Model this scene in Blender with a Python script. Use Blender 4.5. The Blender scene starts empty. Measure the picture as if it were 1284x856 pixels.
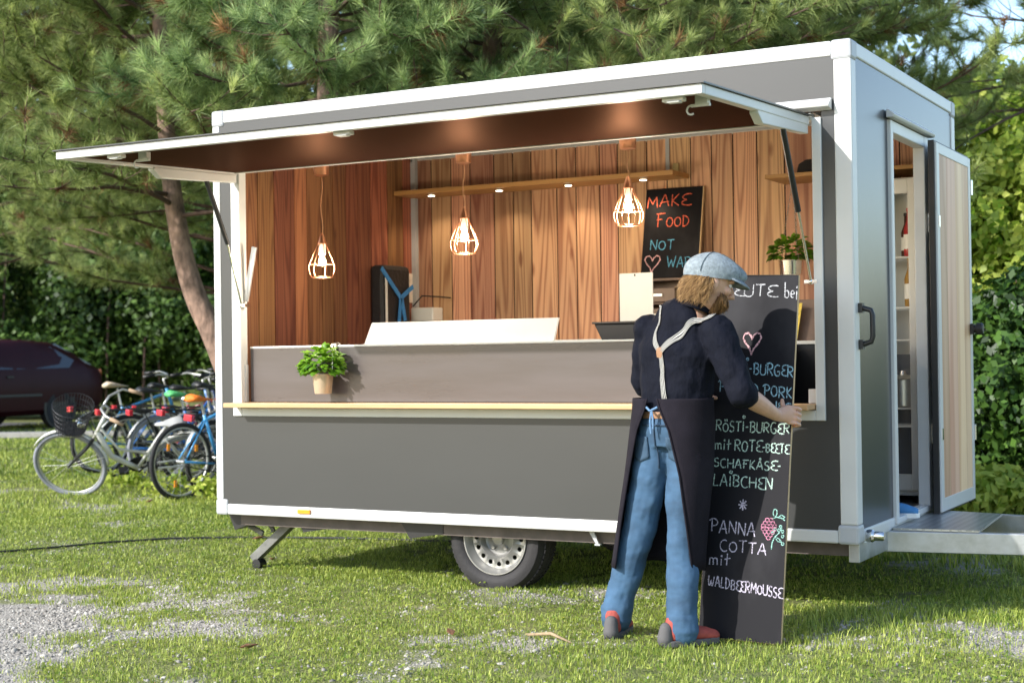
import bpy, math, random
import numpy as np
from mathutils import Vector, Matrix
R=math.radians; PI=math.pi
rnd=random.Random(7)
SC=bpy.context.scene; COL=SC.collection
V=Vector

# ------------------------------------------------------------------ camera
cam_d=bpy.data.cameras.new('camera'); cam=bpy.data.objects.new('camera',cam_d); COL.objects.link(cam)
CAMP=V((5.6495,-6.7587,1.2199)); yaw,pit,rol=-.5015,.01,-.0142
_f=V((math.sin(yaw)*math.cos(pit),math.cos(yaw)*math.cos(pit),math.sin(pit)))
_r0=V((math.cos(yaw),-math.sin(yaw),0)); _u0=_r0.cross(_f)
_r=_r0*math.cos(rol)+_u0*math.sin(rol); _u=-_r0*math.sin(rol)+_u0*math.cos(rol)
m=Matrix((( _r.x,_u.x,-_f.x,CAMP.x),(_r.y,_u.y,-_f.y,CAMP.y),(_r.z,_u.z,-_f.z,CAMP.z),(0,0,0,1)))
cam.matrix_world=m
cam_d.sensor_width=36; cam_d.lens=1891/1284*36; cam_d.clip_start=.1; cam_d.clip_end=500
cam_d.dof.use_dof=True; cam_d.dof.focus_distance=6.9; cam_d.dof.aperture_fstop=3.6
SC.camera=cam
# ------------------------------------------------------------------ world and sun
SUN_EL=R(31); SUN_AZ=R(30)          # azimuth measured left of the trailer's front
sdir=V((-math.sin(SUN_AZ)*math.cos(SUN_EL),-math.cos(SUN_AZ)*math.cos(SUN_EL),math.sin(SUN_EL)))
w=bpy.data.worlds.new('World'); SC.world=w; w.use_nodes=True
nt=w.node_tree; bg=nt.nodes['Background']
sky=nt.nodes.new('ShaderNodeTexSky'); sky.sky_type='NISHITA'; sky.sun_disc=False
sky.sun_elevation=SUN_EL; sky.sun_rotation=math.atan2(sdir.x,sdir.y); sky.air_density=1.0; sky.dust_density=.8
nt.links.new(sky.outputs[0],bg.inputs[0]); bg.inputs[1].default_value=.15
sl=bpy.data.lights.new('sun','SUN'); so=bpy.data.objects.new('sun',sl); COL.objects.link(so)
sl.energy=3.0; sl.angle=R(.6); sl.color=(1,.97,.92)
so.rotation_euler=(-sdir).to_track_quat('-Z','Y').to_euler()
SC.view_settings.view_transform='Standard'; SC.view_settings.look='None'
SC.view_settings.exposure=1.2; SC.view_settings.gamma=1; SC.view_settings.use_curve_mapping=False

# ------------------------------------------------------------------ helpers
def lin(h):
    h=h.lstrip('#'); o=[]
    for i in (0,2,4):
        c=int(h[i:i+2],16)/255; o.append(c/12.92 if c<=.04045 else ((c+.055)/1.055)**2.4)
    return (*o,1)
def mat(name,col,rough=.5,metal=0,var=None,bump=None,coat=0,trans=0,emit=None,stretch=(1,1,1),rvar=0,spec=.5):
    """procedural material; var=(scale,amount) mottles the colour, bump=(scale,strength)"""
    m=bpy.data.materials.new(name); m.use_nodes=True; t=m.node_tree; b=t.nodes['Principled BSDF']; L=t.links
    col=lin(col) if isinstance(col,str) else (*col[:3],1)
    b.inputs['Base Color'].default_value=col; b.inputs['Roughness'].default_value=rough; b.inputs['Metallic'].default_value=metal
    b.inputs['Coat Weight'].default_value=coat; b.inputs['Specular IOR Level'].default_value=spec
    b.inputs['Transmission Weight'].default_value=trans
    if emit: b.inputs['Emission Color'].default_value=(*emit[0],1); b.inputs['Emission Strength'].default_value=emit[1]
    if var or bump or rvar:
        tc=t.nodes.new('ShaderNodeTexCoord'); mp=t.nodes.new('ShaderNodeMapping'); mp.inputs['Scale'].default_value=stretch
        L.new(tc.outputs['Object'],mp.inputs[0])
    if var:
        n=t.nodes.new('ShaderNodeTexNoise'); n.inputs['Scale'].default_value=var[0]; n.inputs['Detail'].default_value=5; n.inputs['Roughness'].default_value=.6
        L.new(mp.outputs[0],n.inputs[0])
        mr=t.nodes.new('ShaderNodeMapRange'); mr.inputs[1].default_value=.3; mr.inputs[2].default_value=.7
        mr.inputs[3].default_value=1-var[1]; mr.inputs[4].default_value=1+var[1]; L.new(n.outputs[0],mr.inputs[0])
        mx=t.nodes.new('ShaderNodeVectorMath'); mx.operation='SCALE'; mx.inputs[0].default_value=col[:3]
        L.new(mr.outputs[0],mx.inputs['Scale']); L.new(mx.outputs[0],b.inputs['Base Color'])
        if rvar:
            m2=t.nodes.new('ShaderNodeMapRange'); m2.inputs[1].default_value=.3; m2.inputs[2].default_value=.7
            m2.inputs[3].default_value=max(0,rough-rvar); m2.inputs[4].default_value=rough+rvar
            L.new(n.outputs[0],m2.inputs[0]); L.new(m2.outputs[0],b.inputs['Roughness'])
    if bump:
        n2=t.nodes.new('ShaderNodeTexNoise'); n2.inputs['Scale'].default_value=bump[0]; n2.inputs['Detail'].default_value=4
        L.new(mp.outputs[0],n2.inputs[0]); bp=t.nodes.new('ShaderNodeBump'); bp.inputs['Strength'].default_value=bump[1]; bp.inputs['Distance'].default_value=.02
        L.new(n2.outputs[0],bp.inputs['Height']); L.new(bp.outputs[0],b.inputs['Normal'])
    return m
def leafmat(name,dark,light,rough=.55,trans=.3,tcol=None):
    m=bpy.data.materials.new(name); m.use_nodes=True; t=m.node_tree; L=t.links; b=t.nodes['Principled BSDF']; out=t.nodes['Material Output']
    a=t.nodes.new('ShaderNodeAttribute'); a.attribute_name='tint'
    r=t.nodes.new('ShaderNodeMix'); r.data_type='RGBA'; r.inputs[6].default_value=lin(dark); r.inputs[7].default_value=lin(light)
    L.new(a.outputs['Fac'],r.inputs[0]); L.new(r.outputs[2],b.inputs['Base Color']); b.inputs['Roughness'].default_value=rough
    b.inputs['Specular IOR Level'].default_value=.35
    tr=t.nodes.new('ShaderNodeBsdfTranslucent'); L.new(r.outputs[2],tr.inputs[0])
    mx=t.nodes.new('ShaderNodeMixShader'); mx.inputs[0].default_value=trans
    L.new(b.outputs[0],mx.inputs[1]); L.new(tr.outputs[0],mx.inputs[2]); L.new(mx.outputs[0],out.inputs[0])
    return m
def planks(name,axis,light,dark,hue=.5):
    """board wood: per-board tint from attribute 'tint', contour-line grain along Z"""
    m=bpy.data.materials.new(name); m.use_nodes=True; t=m.node_tree; L=t.links; b=t.nodes['Principled BSDF']; N=t.nodes.new
    tc=N('ShaderNodeTexCoord'); at=N('ShaderNodeAttribute'); at.attribute_name='tint'
    off=N('ShaderNodeVectorMath'); off.operation='SCALE'; off.inputs[0].default_value=(37,91,53); L.new(at.outputs['Fac'],off.inputs['Scale'])
    ad=N('ShaderNodeVectorMath'); ad.operation='ADD'; L.new(tc.outputs['Object'],ad.inputs[0]); L.new(off.outputs[0],ad.inputs[1])
    mp=N('ShaderNodeMapping'); mp.inputs['Scale'].default_value={'x':(7.5,7.5,.36),'y':(7.5,7.5,.36),'d':(2.6,2.6,.22)}[axis]
    L.new(ad.outputs[0],mp.inputs[0])
    n=N('ShaderNodeTexNoise'); n.inputs['Scale'].default_value=1; n.inputs['Detail'].default_value=1.2; n.inputs['Roughness'].default_value=.35; L.new(mp.outputs[0],n.inputs[0])
    mu=N('ShaderNodeMath'); mu.operation='MULTIPLY'; mu.inputs[1].default_value=40 if axis=='d' else 88; L.new(n.outputs[0],mu.inputs[0])
    si=N('ShaderNodeMath'); si.operation='SINE'; L.new(mu.outputs[0],si.inputs[0])
    mr=N('ShaderNodeMapRange'); mr.inputs[1].default_value=-1; mr.inputs[2].default_value=1; L.new(si.outputs[0],mr.inputs[0])
    pw=N('ShaderNodeMath'); pw.operation='POWER'; pw.inputs[1].default_value=2.4; L.new(mr.outputs[0],pw.inputs[0])
    # fine fibres
    mp2=N('ShaderNodeMapping'); mp2.inputs['Scale'].default_value={'x':(120,120,2.2),'y':(120,120,2.2),'d':(90,90,1.8)}[axis]; L.new(ad.outputs[0],mp2.inputs[0])
    n2=N('ShaderNodeTexNoise'); n2.inputs['Scale'].default_value=1; n2.inputs['Detail'].default_value=3; L.new(mp2.outputs[0],n2.inputs[0])
    f=N('ShaderNodeMath'); f.operation='MULTIPLY_ADD'; f.inputs[1].default_value=.7; f.inputs[2].default_value=-.17; L.new(n2.outputs[0],f.inputs[0])
    g=N('ShaderNodeMath'); g.operation='MULTIPLY_ADD'; g.inputs[1].default_value=.55; L.new(pw.outputs[0],g.inputs[0]); L.new(f.outputs[0],g.inputs[2]); g.use_clamp=True
    # knots
    mpk=N('ShaderNodeMapping'); mpk.inputs['Scale'].default_value={'x':(5,5,1.6),'y':(5,5,1.6),'d':(3,3,1)}[axis]; L.new(ad.outputs[0],mpk.inputs[0])
    vo=N('ShaderNodeTexVoronoi'); vo.inputs['Scale'].default_value=1; L.new(mpk.outputs[0],vo.inputs[0])
    kr=N('ShaderNodeMapRange'); kr.inputs[1].default_value=.03; kr.inputs[2].default_value=.11; kr.inputs[3].default_value=1; kr.inputs[4].default_value=0; L.new(vo.outputs['Distance'],kr.inputs[0])
    g2=N('ShaderNodeMath'); g2.operation='ADD'; g2.use_clamp=True; L.new(g.outputs[0],g2.inputs[0]); L.new(kr.outputs[0],g2.inputs[1])
    mx=N('ShaderNodeMix'); mx.data_type='RGBA'; mx.inputs[6].default_value=lin(light); mx.inputs[7].default_value=lin(dark); L.new(g2.outputs[0],mx.inputs[0])
    # board to board shift
    fr=N('ShaderNodeMath'); fr.operation='MULTIPLY'; fr.inputs[1].default_value=7.31; L.new(at.outputs['Fac'],fr.inputs[0])
    fr2=N('ShaderNodeMath'); fr2.operation='FRACT'; L.new(fr.outputs[0],fr2.inputs[0])
    hs=N('ShaderNodeHueSaturation')
    hv=N('ShaderNodeMapRange'); hv.inputs[3].default_value=.5-.018*hue*2; hv.inputs[4].default_value=.5+.012*hue*2; L.new(fr2.outputs[0],hv.inputs[0]); L.new(hv.outputs[0],hs.inputs['Hue'])
    vv=N('ShaderNodeMapRange'); vv.inputs[3].default_value=.42; vv.inputs[4].default_value=1.3; L.new(at.outputs['Fac'],vv.inputs[0]); L.new(vv.outputs[0],hs.inputs['Value'])
    L.new(mx.outputs[2],hs.inputs['Color']); L.new(hs.outputs[0],b.inputs['Base Color'])
    b.inputs['Roughness'].default_value=.5
    bp=N('ShaderNodeBump'); bp.inputs['Strength'].default_value=.15; bp.inputs['Distance'].default_value=.004; bp.invert=True; L.new(g.outputs[0],bp.inputs['Height']); L.new(bp.outputs[0],b.inputs['Normal'])
    return m

ORG={}
def link(o,parent=None,org=(0,0,0),rel=True):
    COL.objects.link(o); org=V(org); ORG[o.name]=org
    if parent is not None:
        o.parent=parent; o.location=org-ORG[parent.name]
    else: o.location=org
    return o
def tag(o,label=None,cat=None,group=None,kind=None):
    for k,v in (('label',label),('category',cat),('group',group),('kind',kind)):
        if v: o[k]=v
    return o
def thing(name,label,cat,org=(0,0,0),group=None):
    o=bpy.data.objects.new(name,None); o.empty_display_size=.1
    link(o,None,org); return tag(o,label,cat,group)
class MB:
    def __init__(s): s.v=[]; s.f=[]; s.m=[]; s.cur=0; s.t=[]; s.tint=.5
    def add(s,vs,fs):
        b=len(s.v); s.v+=[tuple(v) for v in vs]; s.f+=[tuple(i+b for i in f) for f in fs]; s.m+=[s.cur]*len(fs); s.t+=[s.tint]*len(fs); return s
    def box(s,x0,x1,y0,y1,z0,z1):
        return s.add([(x0,y0,z0),(x1,y0,z0),(x1,y1,z0),(x0,y1,z0),(x0,y0,z1),(x1,y0,z1),(x1,y1,z1),(x0,y1,z1)],
            [(3,2,1,0),(4,5,6,7),(0,1,5,4),(1,2,6,5),(2,3,7,6),(3,0,4,7)])
    def hexa(s,p):   # 8 points: bottom loop 0-3 counter-clockwise from above, top loop 4-7
        return s.add(p,[(3,2,1,0),(4,5,6,7),(0,1,5,4),(1,2,6,5),(2,3,7,6),(3,0,4,7)])
    def beam(s,a,b,w,h,up=(0,0,1)):
        a=V(a); b=V(b); d=(b-a).normalized(); u=V(up); sd=d.cross(u)
        if sd.length<1e-4: sd=d.cross(V((1,0,0)))
        sd.normalize(); u=sd.cross(d); sd*=w/2; u*=h/2
        return s.hexa([a-sd-u,a+sd-u,b+sd-u,b-sd-u,a-sd+u,a+sd+u,b+sd+u,b-sd+u])
    def tube(s,pts,r,n=8,closed=False,cap=True,flat=None,side=None):
        pts=[V(p) for p in pts]; N=len(pts); rs=r if isinstance(r,(list,tuple)) else [r]*N
        fl=flat if isinstance(flat,(list,tuple)) else [flat or 1]*N
        vs=[]; prev=None
        for i,p in enumerate(pts):
            if closed: d=pts[(i+1)%N]-pts[i-1]
            else: d=pts[min(i+1,N-1)]-pts[max(i-1,0)]
            d=d.normalized() if d.length>1e-9 else V((0,0,1))
            if side is not None: u=V(side)-d*d.dot(V(side))
            elif prev is None: u=d.cross(V((0,0,1)) if abs(d.z)<.9 else V((1,0,0)))
            else: u=prev-d*d.dot(prev)
            u=u.normalized() if u.length>1e-6 else d.orthogonal().normalized()
            prev=u; w=d.cross(u)
            for k in range(n):
                a=2*PI*k/n; vs.append(p+u*(math.cos(a)*rs[i])+w*(math.sin(a)*rs[i]*fl[i]))
        fs=[]
        for i in range(N if closed else N-1):
            j=(i+1)%N
            for k in range(n):
                k2=(k+1)%n; fs.append((i*n+k,i*n+k2,j*n+k2,j*n+k))
        if cap and not closed: fs+= [tuple(range(n))[::-1],tuple((N-1)*n+k for k in range(n))]
        return s.add(vs,fs)
    def lathe(s,prof,o=(0,0,0),ax=(0,0,1),n=20,cap=True):
        o=V(o); ax=V(ax).normalized(); u=ax.orthogonal().normalized(); w=ax.cross(u); vs=[]
        for r,h in prof:
            for k in range(n):
                a=2*PI*k/n; vs.append(o+ax*h+(u*math.cos(a)+w*math.sin(a))*r)
        fs=[]
        for i in range(len(prof)-1):
            for k in range(n):
                k2=(k+1)%n; fs.append((i*n+k,i*n+k2,(i+1)*n+k2,(i+1)*n+k))
        if cap: fs+=[tuple(range(n))[::-1],tuple((len(prof)-1)*n+k for k in range(n))]
        return s.add(vs,fs)
    def ball(s,c,rx,ry=None,rz=None,n=12,rot=None):
        ry=ry or rx; rz=rz or rx; c=V(c); vs=[];fs=[]; m_=n//2
        for i in range(m_+1):
            th=PI*i/m_
            for k in range(n):
                a=2*PI*k/n; p=V((rx*math.sin(th)*math.cos(a),ry*math.sin(th)*math.sin(a),-rz*math.cos(th)))
                vs.append(c+(rot@p if rot is not None else p))
        for i in range(m_):
            for k in range(n):
                k2=(k+1)%n; fs.append((i*n+k,i*n+k2,(i+1)*n+k2,(i+1)*n+k))
        return s.add(vs,fs)
    def ring(s,c,ax,R_,r,n=28,k=8):
        c=V(c); ax=V(ax).normalized(); u=ax.orthogonal().normalized(); w=ax.cross(u)
        return s.tube([c+(u*math.cos(2*PI*i/n)+w*math.sin(2*PI*i/n))*R_ for i in range(n)],r,k,closed=True)
    def prism(s,poly,o,u,v,w):   # polygon in (u,v) extruded along vector w
        o=V(o);u=V(u);v=V(v);w=V(w); n=len(poly); a=[o+u*p[0]+v*p[1] for p in poly]
        return s.add(a+[p+w for p in a],[tuple(range(n))[::-1],tuple(range(n,2*n))]+[(i,(i+1)%n,n+(i+1)%n,n+i) for i in range(n)])
    def build(s,name,mats,parent=None,org=None,bev=0,smooth=False,auto=False,sub=0,mods=()):
        if not isinstance(mats,(list,tuple)): mats=[mats]
        if org is None: org=ORG[parent.name] if parent is not None else (0,0,0)
        me=bpy.data.meshes.new(name); o_=V(org)
        me.from_pydata([V(p)-o_ for p in s.v],[],s.f)
        for m_ in mats: me.materials.append(m_)
        me.polygons.foreach_set('material_index',s.m)
        a=me.attributes.new('tint','FLOAT','FACE'); a.data.foreach_set('value',s.t)
        import bmesh
        bm=bmesh.new(); bm.from_mesh(me); bmesh.ops.recalc_face_normals(bm,faces=bm.faces); bm.to_mesh(me); bm.free()
        if smooth or auto: me.polygons.foreach_set('use_smooth',[True]*len(s.f))
        o=bpy.data.objects.new(name,me); link(o,parent,org)
        if bev:
            b=o.modifiers.new('bevel','BEVEL'); b.width=bev; b.segments=2; b.limit_method='ANGLE'; b.angle_limit=R(40)
        if auto: me.set_sharp_from_angle(angle=R(38))
        if sub:
            q=o.modifiers.new('sub','SUBSURF'); q.levels=sub; q.render_levels=sub
        for f in mods: f(o)
        return o
def npmesh(name,verts,faces,mats,parent=None,org=None,tint=None,smooth=False,midx=None):
    """verts (N,3), faces (M,k) with constant k"""
    if not isinstance(mats,(list,tuple)): mats=[mats]
    if org is None: org=ORG[parent.name] if parent is not None else (0,0,0)
    verts=np.asarray(verts,np.float32)-np.array(org,np.float32); faces=np.asarray(faces,np.int32); k=faces.shape[1]; M=len(faces)
    me=bpy.data.meshes.new(name); me.vertices.add(len(verts)); me.vertices.foreach_set('co',verts.ravel())
    me.loops.add(M*k); me.loops.foreach_set('vertex_index',faces.ravel())
    me.polygons.add(M); me.polygons.foreach_set('loop_start',np.arange(0,M*k,k,dtype=np.int32))
    for m_ in mats: me.materials.append(m_)
    if midx is not None: me.polygons.foreach_set('material_index',np.asarray(midx,np.int32))
    if tint is not None:
        a=me.attributes.new('tint','FLOAT','FACE'); a.data.foreach_set('value',np.asarray(tint,np.float32))
    me.update(calc_edges=True)
    if smooth: me.polygons.foreach_set('use_smooth',np.ones(M,bool))
    o=bpy.data.objects.new(name,me); link(o,parent,org); return o
def remesh(vox,smooth=4,tex=None):
    def f(o):
        r=o.modifiers.new('remesh','REMESH'); r.mode='VOXEL'; r.voxel_size=vox; r.use_smooth_shade=True
        if smooth:
            q=o.modifiers.new('smooth','SMOOTH'); q.factor=.5; q.iterations=smooth
        if tex:
            t=bpy.data.textures.new('folds','CLOUDS'); t.noise_scale=tex[0]; t.noise_depth=2
            d=o.modifiers.new('folds','DISPLACE'); d.texture=t; d.strength=tex[1]; d.mid_level=.5; d.texture_coords='LOCAL'
    return f
def solidify(th):
    def f(o):
        q=o.modifiers.new('thick','SOLIDIFY'); q.thickness=th; q.offset=0
    return f
def copy_tree(o,parent=None):
    c=o.copy(); COL.objects.link(c); c.parent=parent; ORG[c.name]=ORG[o.name]
    for ch in [x for x in list(o.children)]: copy_tree(ch,c)
    return c
def noise2(x,y,seed=0):
    """smooth value noise, numpy"""
    rs=np.random.RandomState(seed); T=rs.rand(256,256)
    xi=np.floor(x).astype(int); yi=np.floor(y).astype(int); fx=x-xi; fy=y-yi
    fx=fx*fx*(3-2*fx); fy=fy*fy*(3-2*fy); g=lambda a,b:T[a%256,b%256]
    return (g(xi,yi)*(1-fx)+g(xi+1,yi)*fx)*(1-fy)+(g(xi,yi+1)*(1-fx)+g(xi+1,yi+1)*fx)*fy

# ------------------------------------------------------------------ materials
M_alu=mat('white_aluminium',(.6,.598,.58),.38,var=(3,.05))
M_alug=mat('grey_corner_plastic',(.42,.43,.44),.45,var=(6,.06))
M_grey=mat('dark_grey_panel',(.041,.042,.042),.36,var=(1.3,.05),stretch=(1,1,2.5))
M_end=mat('end_panel_sky_tint',(.027,.034,.046),.25,var=(14,.04),stretch=(1,1,.03),spec=.42)  # bluish base colour carries a sky reflection painted into the panel
M_flap=mat('brown_coated_flap',(.085,.071,.068),.3,var=(1.6,.18),stretch=(.5,1,4),rvar=.08)
M_under=mat('dark_brown_awning_liner',(.034,.014,.009),.45,spec=.09); M_under.node_tree.nodes['Principled BSDF'].inputs['Specular Tint'].default_value=(1,.5,.28,1)
_t=M_under.node_tree; _d=_t.nodes.new('ShaderNodeBsdfDiffuse'); _d.inputs[0].default_value=(.017,.0075,.006,1); _g=_t.nodes.new('ShaderNodeBsdfGlossy'); _g.inputs['Color'].default_value=(.06,.032,.02,1); _g.inputs['Roughness'].default_value=.4
_a=_t.nodes.new('ShaderNodeAddShader'); _t.links.new(_d.outputs[0],_a.inputs[0]); _t.links.new(_g.outputs[0],_a.inputs[1]); _t.links.new(_a.outputs[0],_t.nodes['Material Output'].inputs[0])
M_black=mat('black_plastic',(.012,.012,.013),.45)
M_rubber=mat('tyre_rubber',(.022,.02,.021),.75,var=(9,.25),bump=(60,.15))
M_galv=mat('galvanised_steel',(.45,.46,.46),.42,.7,var=(14,.16),rvar=.08)
M_steel=mat('silver_steel',(.6,.6,.58),.3,.85,var=(9,.08))
M_rim=mat('silver_painted_rim',(.29,.285,.27),.38,.5,var=(7,.1))
M_chrome=mat('bright_metal',(.75,.74,.72),.18,1)
M_ledge=mat('light_wood_ledge',(.56,.34,.17),.45,var=(14,.16),stretch=(.15,1,1))
M_shelfw=mat('shelf_wood',(.42,.22,.07),.45,var=(12,.2),stretch=(.12,1,1))
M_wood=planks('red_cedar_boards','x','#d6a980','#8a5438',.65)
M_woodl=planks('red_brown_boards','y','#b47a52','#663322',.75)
M_woodd=planks('pinkish_door_boards','d','#e6bf9c','#bd8866')
M_white=mat('white_laminate',(.76,.75,.7),.35,var=(3,.04))
M_floor=mat('grey_floor_vinyl',(.2,.2,.2),.5,var=(20,.2))
M_copper=mat('copper',(.62,.29,.16),.35,1,var=(12,.1))
M_cord=mat('copper_cord',(.5,.25,.13),.6)
M_bulbw=mat('white_socket',(.8,.76,.68),.4)
M_glow=mat('lit_bulb',(1,.8,.5),.3,emit=((1,.72,.4),7))
M_spot=mat('lit_spot',(1,.9,.7),.3,emit=((1,.86,.62),4))
M_orange=mat('amber_lens',(.85,.3,.02),.25,coat=.5)
M_board=mat('chalkboard',(.012,.0115,.014),.55,var=(3.5,.5),stretch=(1,1,.5),rvar=.05,spec=.18)
M_boardedge=mat('plywood_edge',(.55,.38,.2),.6,var=(30,.15))
M_soil=mat('potting_soil',(.03,.02,.014),.9)
def mix_noise(name,a,b_,scale,lo,hi,rough,spec=.5,stretch=(1,1,1),detail=4):
    m=mat(name,a,rough,spec=spec); t=m.node_tree; b=t.nodes['Principled BSDF']; N=t.nodes.new; tc=N('ShaderNodeTexCoord'); mp=N('ShaderNodeMapping'); mp.inputs['Scale'].default_value=stretch; t.links.new(tc.outputs['Object'],mp.inputs[0])
    n=N('ShaderNodeTexNoise'); n.inputs['Scale'].default_value=scale; n.inputs['Detail'].default_value=detail; t.links.new(mp.outputs[0],n.inputs[0]); mr=N('ShaderNodeMapRange'); mr.inputs[1].default_value=lo; mr.inputs[2].default_value=hi; t.links.new(n.outputs[0],mr.inputs[0])
    x=N('ShaderNodeMix'); x.data_type='RGBA'; x.inputs[6].default_value=(*a,1); x.inputs[7].default_value=(*b_,1); t.links.new(mr.outputs[0],x.inputs[0]); t.links.new(x.outputs[2],b.inputs['Base Color']); return m
M_board=mix_noise('chalkboard',(.0085,.008,.0105),(.034,.033,.037),4,.48,.8,.6,.15,(1,1,.6),6)
def chalk(n,c): return mix_noise(n,c,tuple(x*.16 for x in c),190,.45,.66,.9,.1)
C_white=chalk('white_chalk',(.5,.5,.52)); C_blue=chalk('blue_chalk',(.36,.58,.68)); C_green=chalk('mint_chalk',(.5,.66,.58))
C_lilac=chalk('lilac_chalk',(.55,.5,.6)); C_pink=chalk('pink_chalk',(.72,.42,.44)); C_red=chalk('red_chalk',(.8,.17,.1)); C_sky=chalk('sky_chalk',(.15,.45,.68)); C_rasp=chalk('raspberry_chalk',(.6,.25,.36)); C_leaf=chalk('leaf_chalk',(.3,.55,.48))
M_basil=leafmat('basil_leaf','#2c5a10','#7fae2c',.4,.3)
M_needle=leafmat('pine_needles','#667a40','#d0da8c',.5,.45)
M_needleb=leafmat('blue_pine_needles','#5b7749','#c8dc92',.5,.45)
M_leafd=leafmat('dark_hedge_leaf','#263d19','#6c8c3c',.5,.35)
M_ivy=leafmat('ivy_leaf','#1c3413','#5f8334',.4,.25)
M_leaft=leafmat('yellow_green_leaf','#6f9028','#dbe070',.45,.5)
M_bark=mat('pine_bark',(.24,.155,.115),.9,var=(16,.6),bump=(15,1.0),stretch=(1,1,.45))
M_twig=mat('twig_bark',(.1,.06,.045),.9,var=(20,.3))
M_grass=leafmat('grass_blade','#54741c','#c2c964',.5,.35)

# ------------------------------------------------------------------ ground
rs=np.random.RandomState(3)
def gravel(x,y):
    """how bare the ground is at a place, 0..1"""
    n=noise2(x*1.6+11,y*1.6+5,1)*.5+noise2(x*4.1,y*4.1,2)*.3+noise2(x*11,y*11,4)*.2
    def seg(ax,ay,bx,by,wd):
        dx,dy=bx-ax,by-ay; t=np.clip(((x-ax)*dx+(y-ay)*dy)/(dx*dx+dy*dy),0,1)
        return np.exp(-(((x-ax-t*dx)**2+(y-ay-t*dy)**2)/wd**2))
    b=.56*seg(1.25,-3.1,.1,-1.7,.42)+.37*seg(.1,-1.7,-2.9,.3,.34)+.22*seg(-2.9,.3,-6.6,4.2,.3)+.36*seg(4.2,-.35,6.5,-.5,.6)+.06*seg(1.6,-2.5,3.4,-2.2,.5)-.12*seg(3.2,-1.4,3.6,-1,.6)-.1*seg(.5,0,3,-.3,.6)
    return np.clip((n+b-.56)*2.6,0,1)
def ground_mat():
    m=bpy.data.materials.new('grassy_gravel_ground'); m.use_nodes=True; t=m.node_tree; L=t.links; b=t.nodes['Principled BSDF']; N=t.nodes.new
    tc=N('ShaderNodeTexCoord'); at=N('ShaderNodeAttribute'); at.attribute_name='bare'
    n=N('ShaderNodeTexNoise'); n.inputs['Scale'].default_value=9; n.inputs['Detail'].default_value=8; n.inputs['Roughness'].default_value=.7; L.new(tc.outputs['Object'],n.inputs[0])
    r=N('ShaderNodeValToRGB'); e=r.color_ramp.elements; e[0].position=.3; e[0].color=(.09,.11,.03,1); e[1].position=.72; e[1].color=(.25,.26,.10,1); L.new(n.outputs[0],r.inputs[0])
    v=N('ShaderNodeTexVoronoi'); v.inputs['Scale'].default_value=85; L.new(tc.outputs['Object'],v.inputs[0])
    r2=N('ShaderNodeValToRGB'); e=r2.color_ramp.elements; e[0].position=.0; e[0].color=(.2,.185,.16,1); e[1].position=1; e[1].color=(.46,.43,.38,1); L.new(v.outputs['Color'],r2.inputs[0])
    n3=N('ShaderNodeTexNoise'); n3.inputs['Scale'].default_value=40; n3.inputs['Detail'].default_value=4; L.new(tc.outputs['Object'],n3.inputs[0])
    a=N('ShaderNodeMath'); a.operation='MULTIPLY_ADD'; a.inputs[1].default_value=.5; L.new(n3.outputs[0],a.inputs[0]); L.new(at.outputs['Fac'],a.inputs[2])
    mr=N('ShaderNodeMapRange'); mr.inputs[1].default_value=.45; mr.inputs[2].default_value=.75; L.new(a.outputs[0],mr.inputs[0])
    mx=N('ShaderNodeMix'); mx.data_type='RGBA'; L.new(mr.outputs[0],mx.inputs[0]); L.new(r.outputs[0],mx.inputs[6]); L.new(r2.outputs[0],mx.inputs[7])
    L.new(mx.outputs[2],b.inputs['Base Color']); b.inputs['Roughness'].default_value=.95; b.inputs['Specular IOR Level'].default_value=.2
    bp=N('ShaderNodeBump'); bp.inputs['Strength'].default_value=.6; bp.inputs['Distance'].default_value=.015; L.new(v.outputs['Distance'],bp.inputs['Height']); L.new(bp.outputs[0],b.inputs['Normal'])
    return m
def axis_grid(lo,hi,a,b,fine):
    g=list(np.arange(a,b+1e-6,fine)); s=fine; x=a
    left=[]; 
    while x>lo: s*=1.5; x-=s; left.append(max(x,lo))
    x=g[-1]; s=fine; right=[]
    while x<hi: s*=1.5; x+=s; right.append(min(x,hi))
    return np.array(left[::-1]+g+right)
gx=axis_grid(-160,160,-8,7,.09); gy=axis_grid(-60,220,-3.4,7,.09)
X,Y=np.meshgrid(gx,gy); Z=(noise2(X*1.1,Y*1.1,8)-.5)*.03*(np.abs(X)<12)*(np.abs(Y)<12)
nx,ny=len(gx),len(gy); idx=np.arange(nx*ny).reshape(ny,nx)
F=np.stack([idx[:-1,:-1],idx[:-1,1:],idx[1:,1:],idx[1:,:-1]],-1).reshape(-1,4)
gr=npmesh('ground',np.stack([X,Y,Z],-1).reshape(-1,3),F,ground_mat(),smooth=True); tag(gr,kind='structure')
a_=gr.data.attributes.new('bare','FLOAT','POINT'); bare=gravel(X.ravel(),Y.ravel())
bare[(X.ravel()<-9)|(Y.ravel()>9)]*=.3
a_.data.foreach_set('value',bare.astype(np.float32))
def gz(x,y): return (noise2(np.asarray(x)*1.1,np.asarray(y)*1.1,8)-.5)*.03
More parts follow.
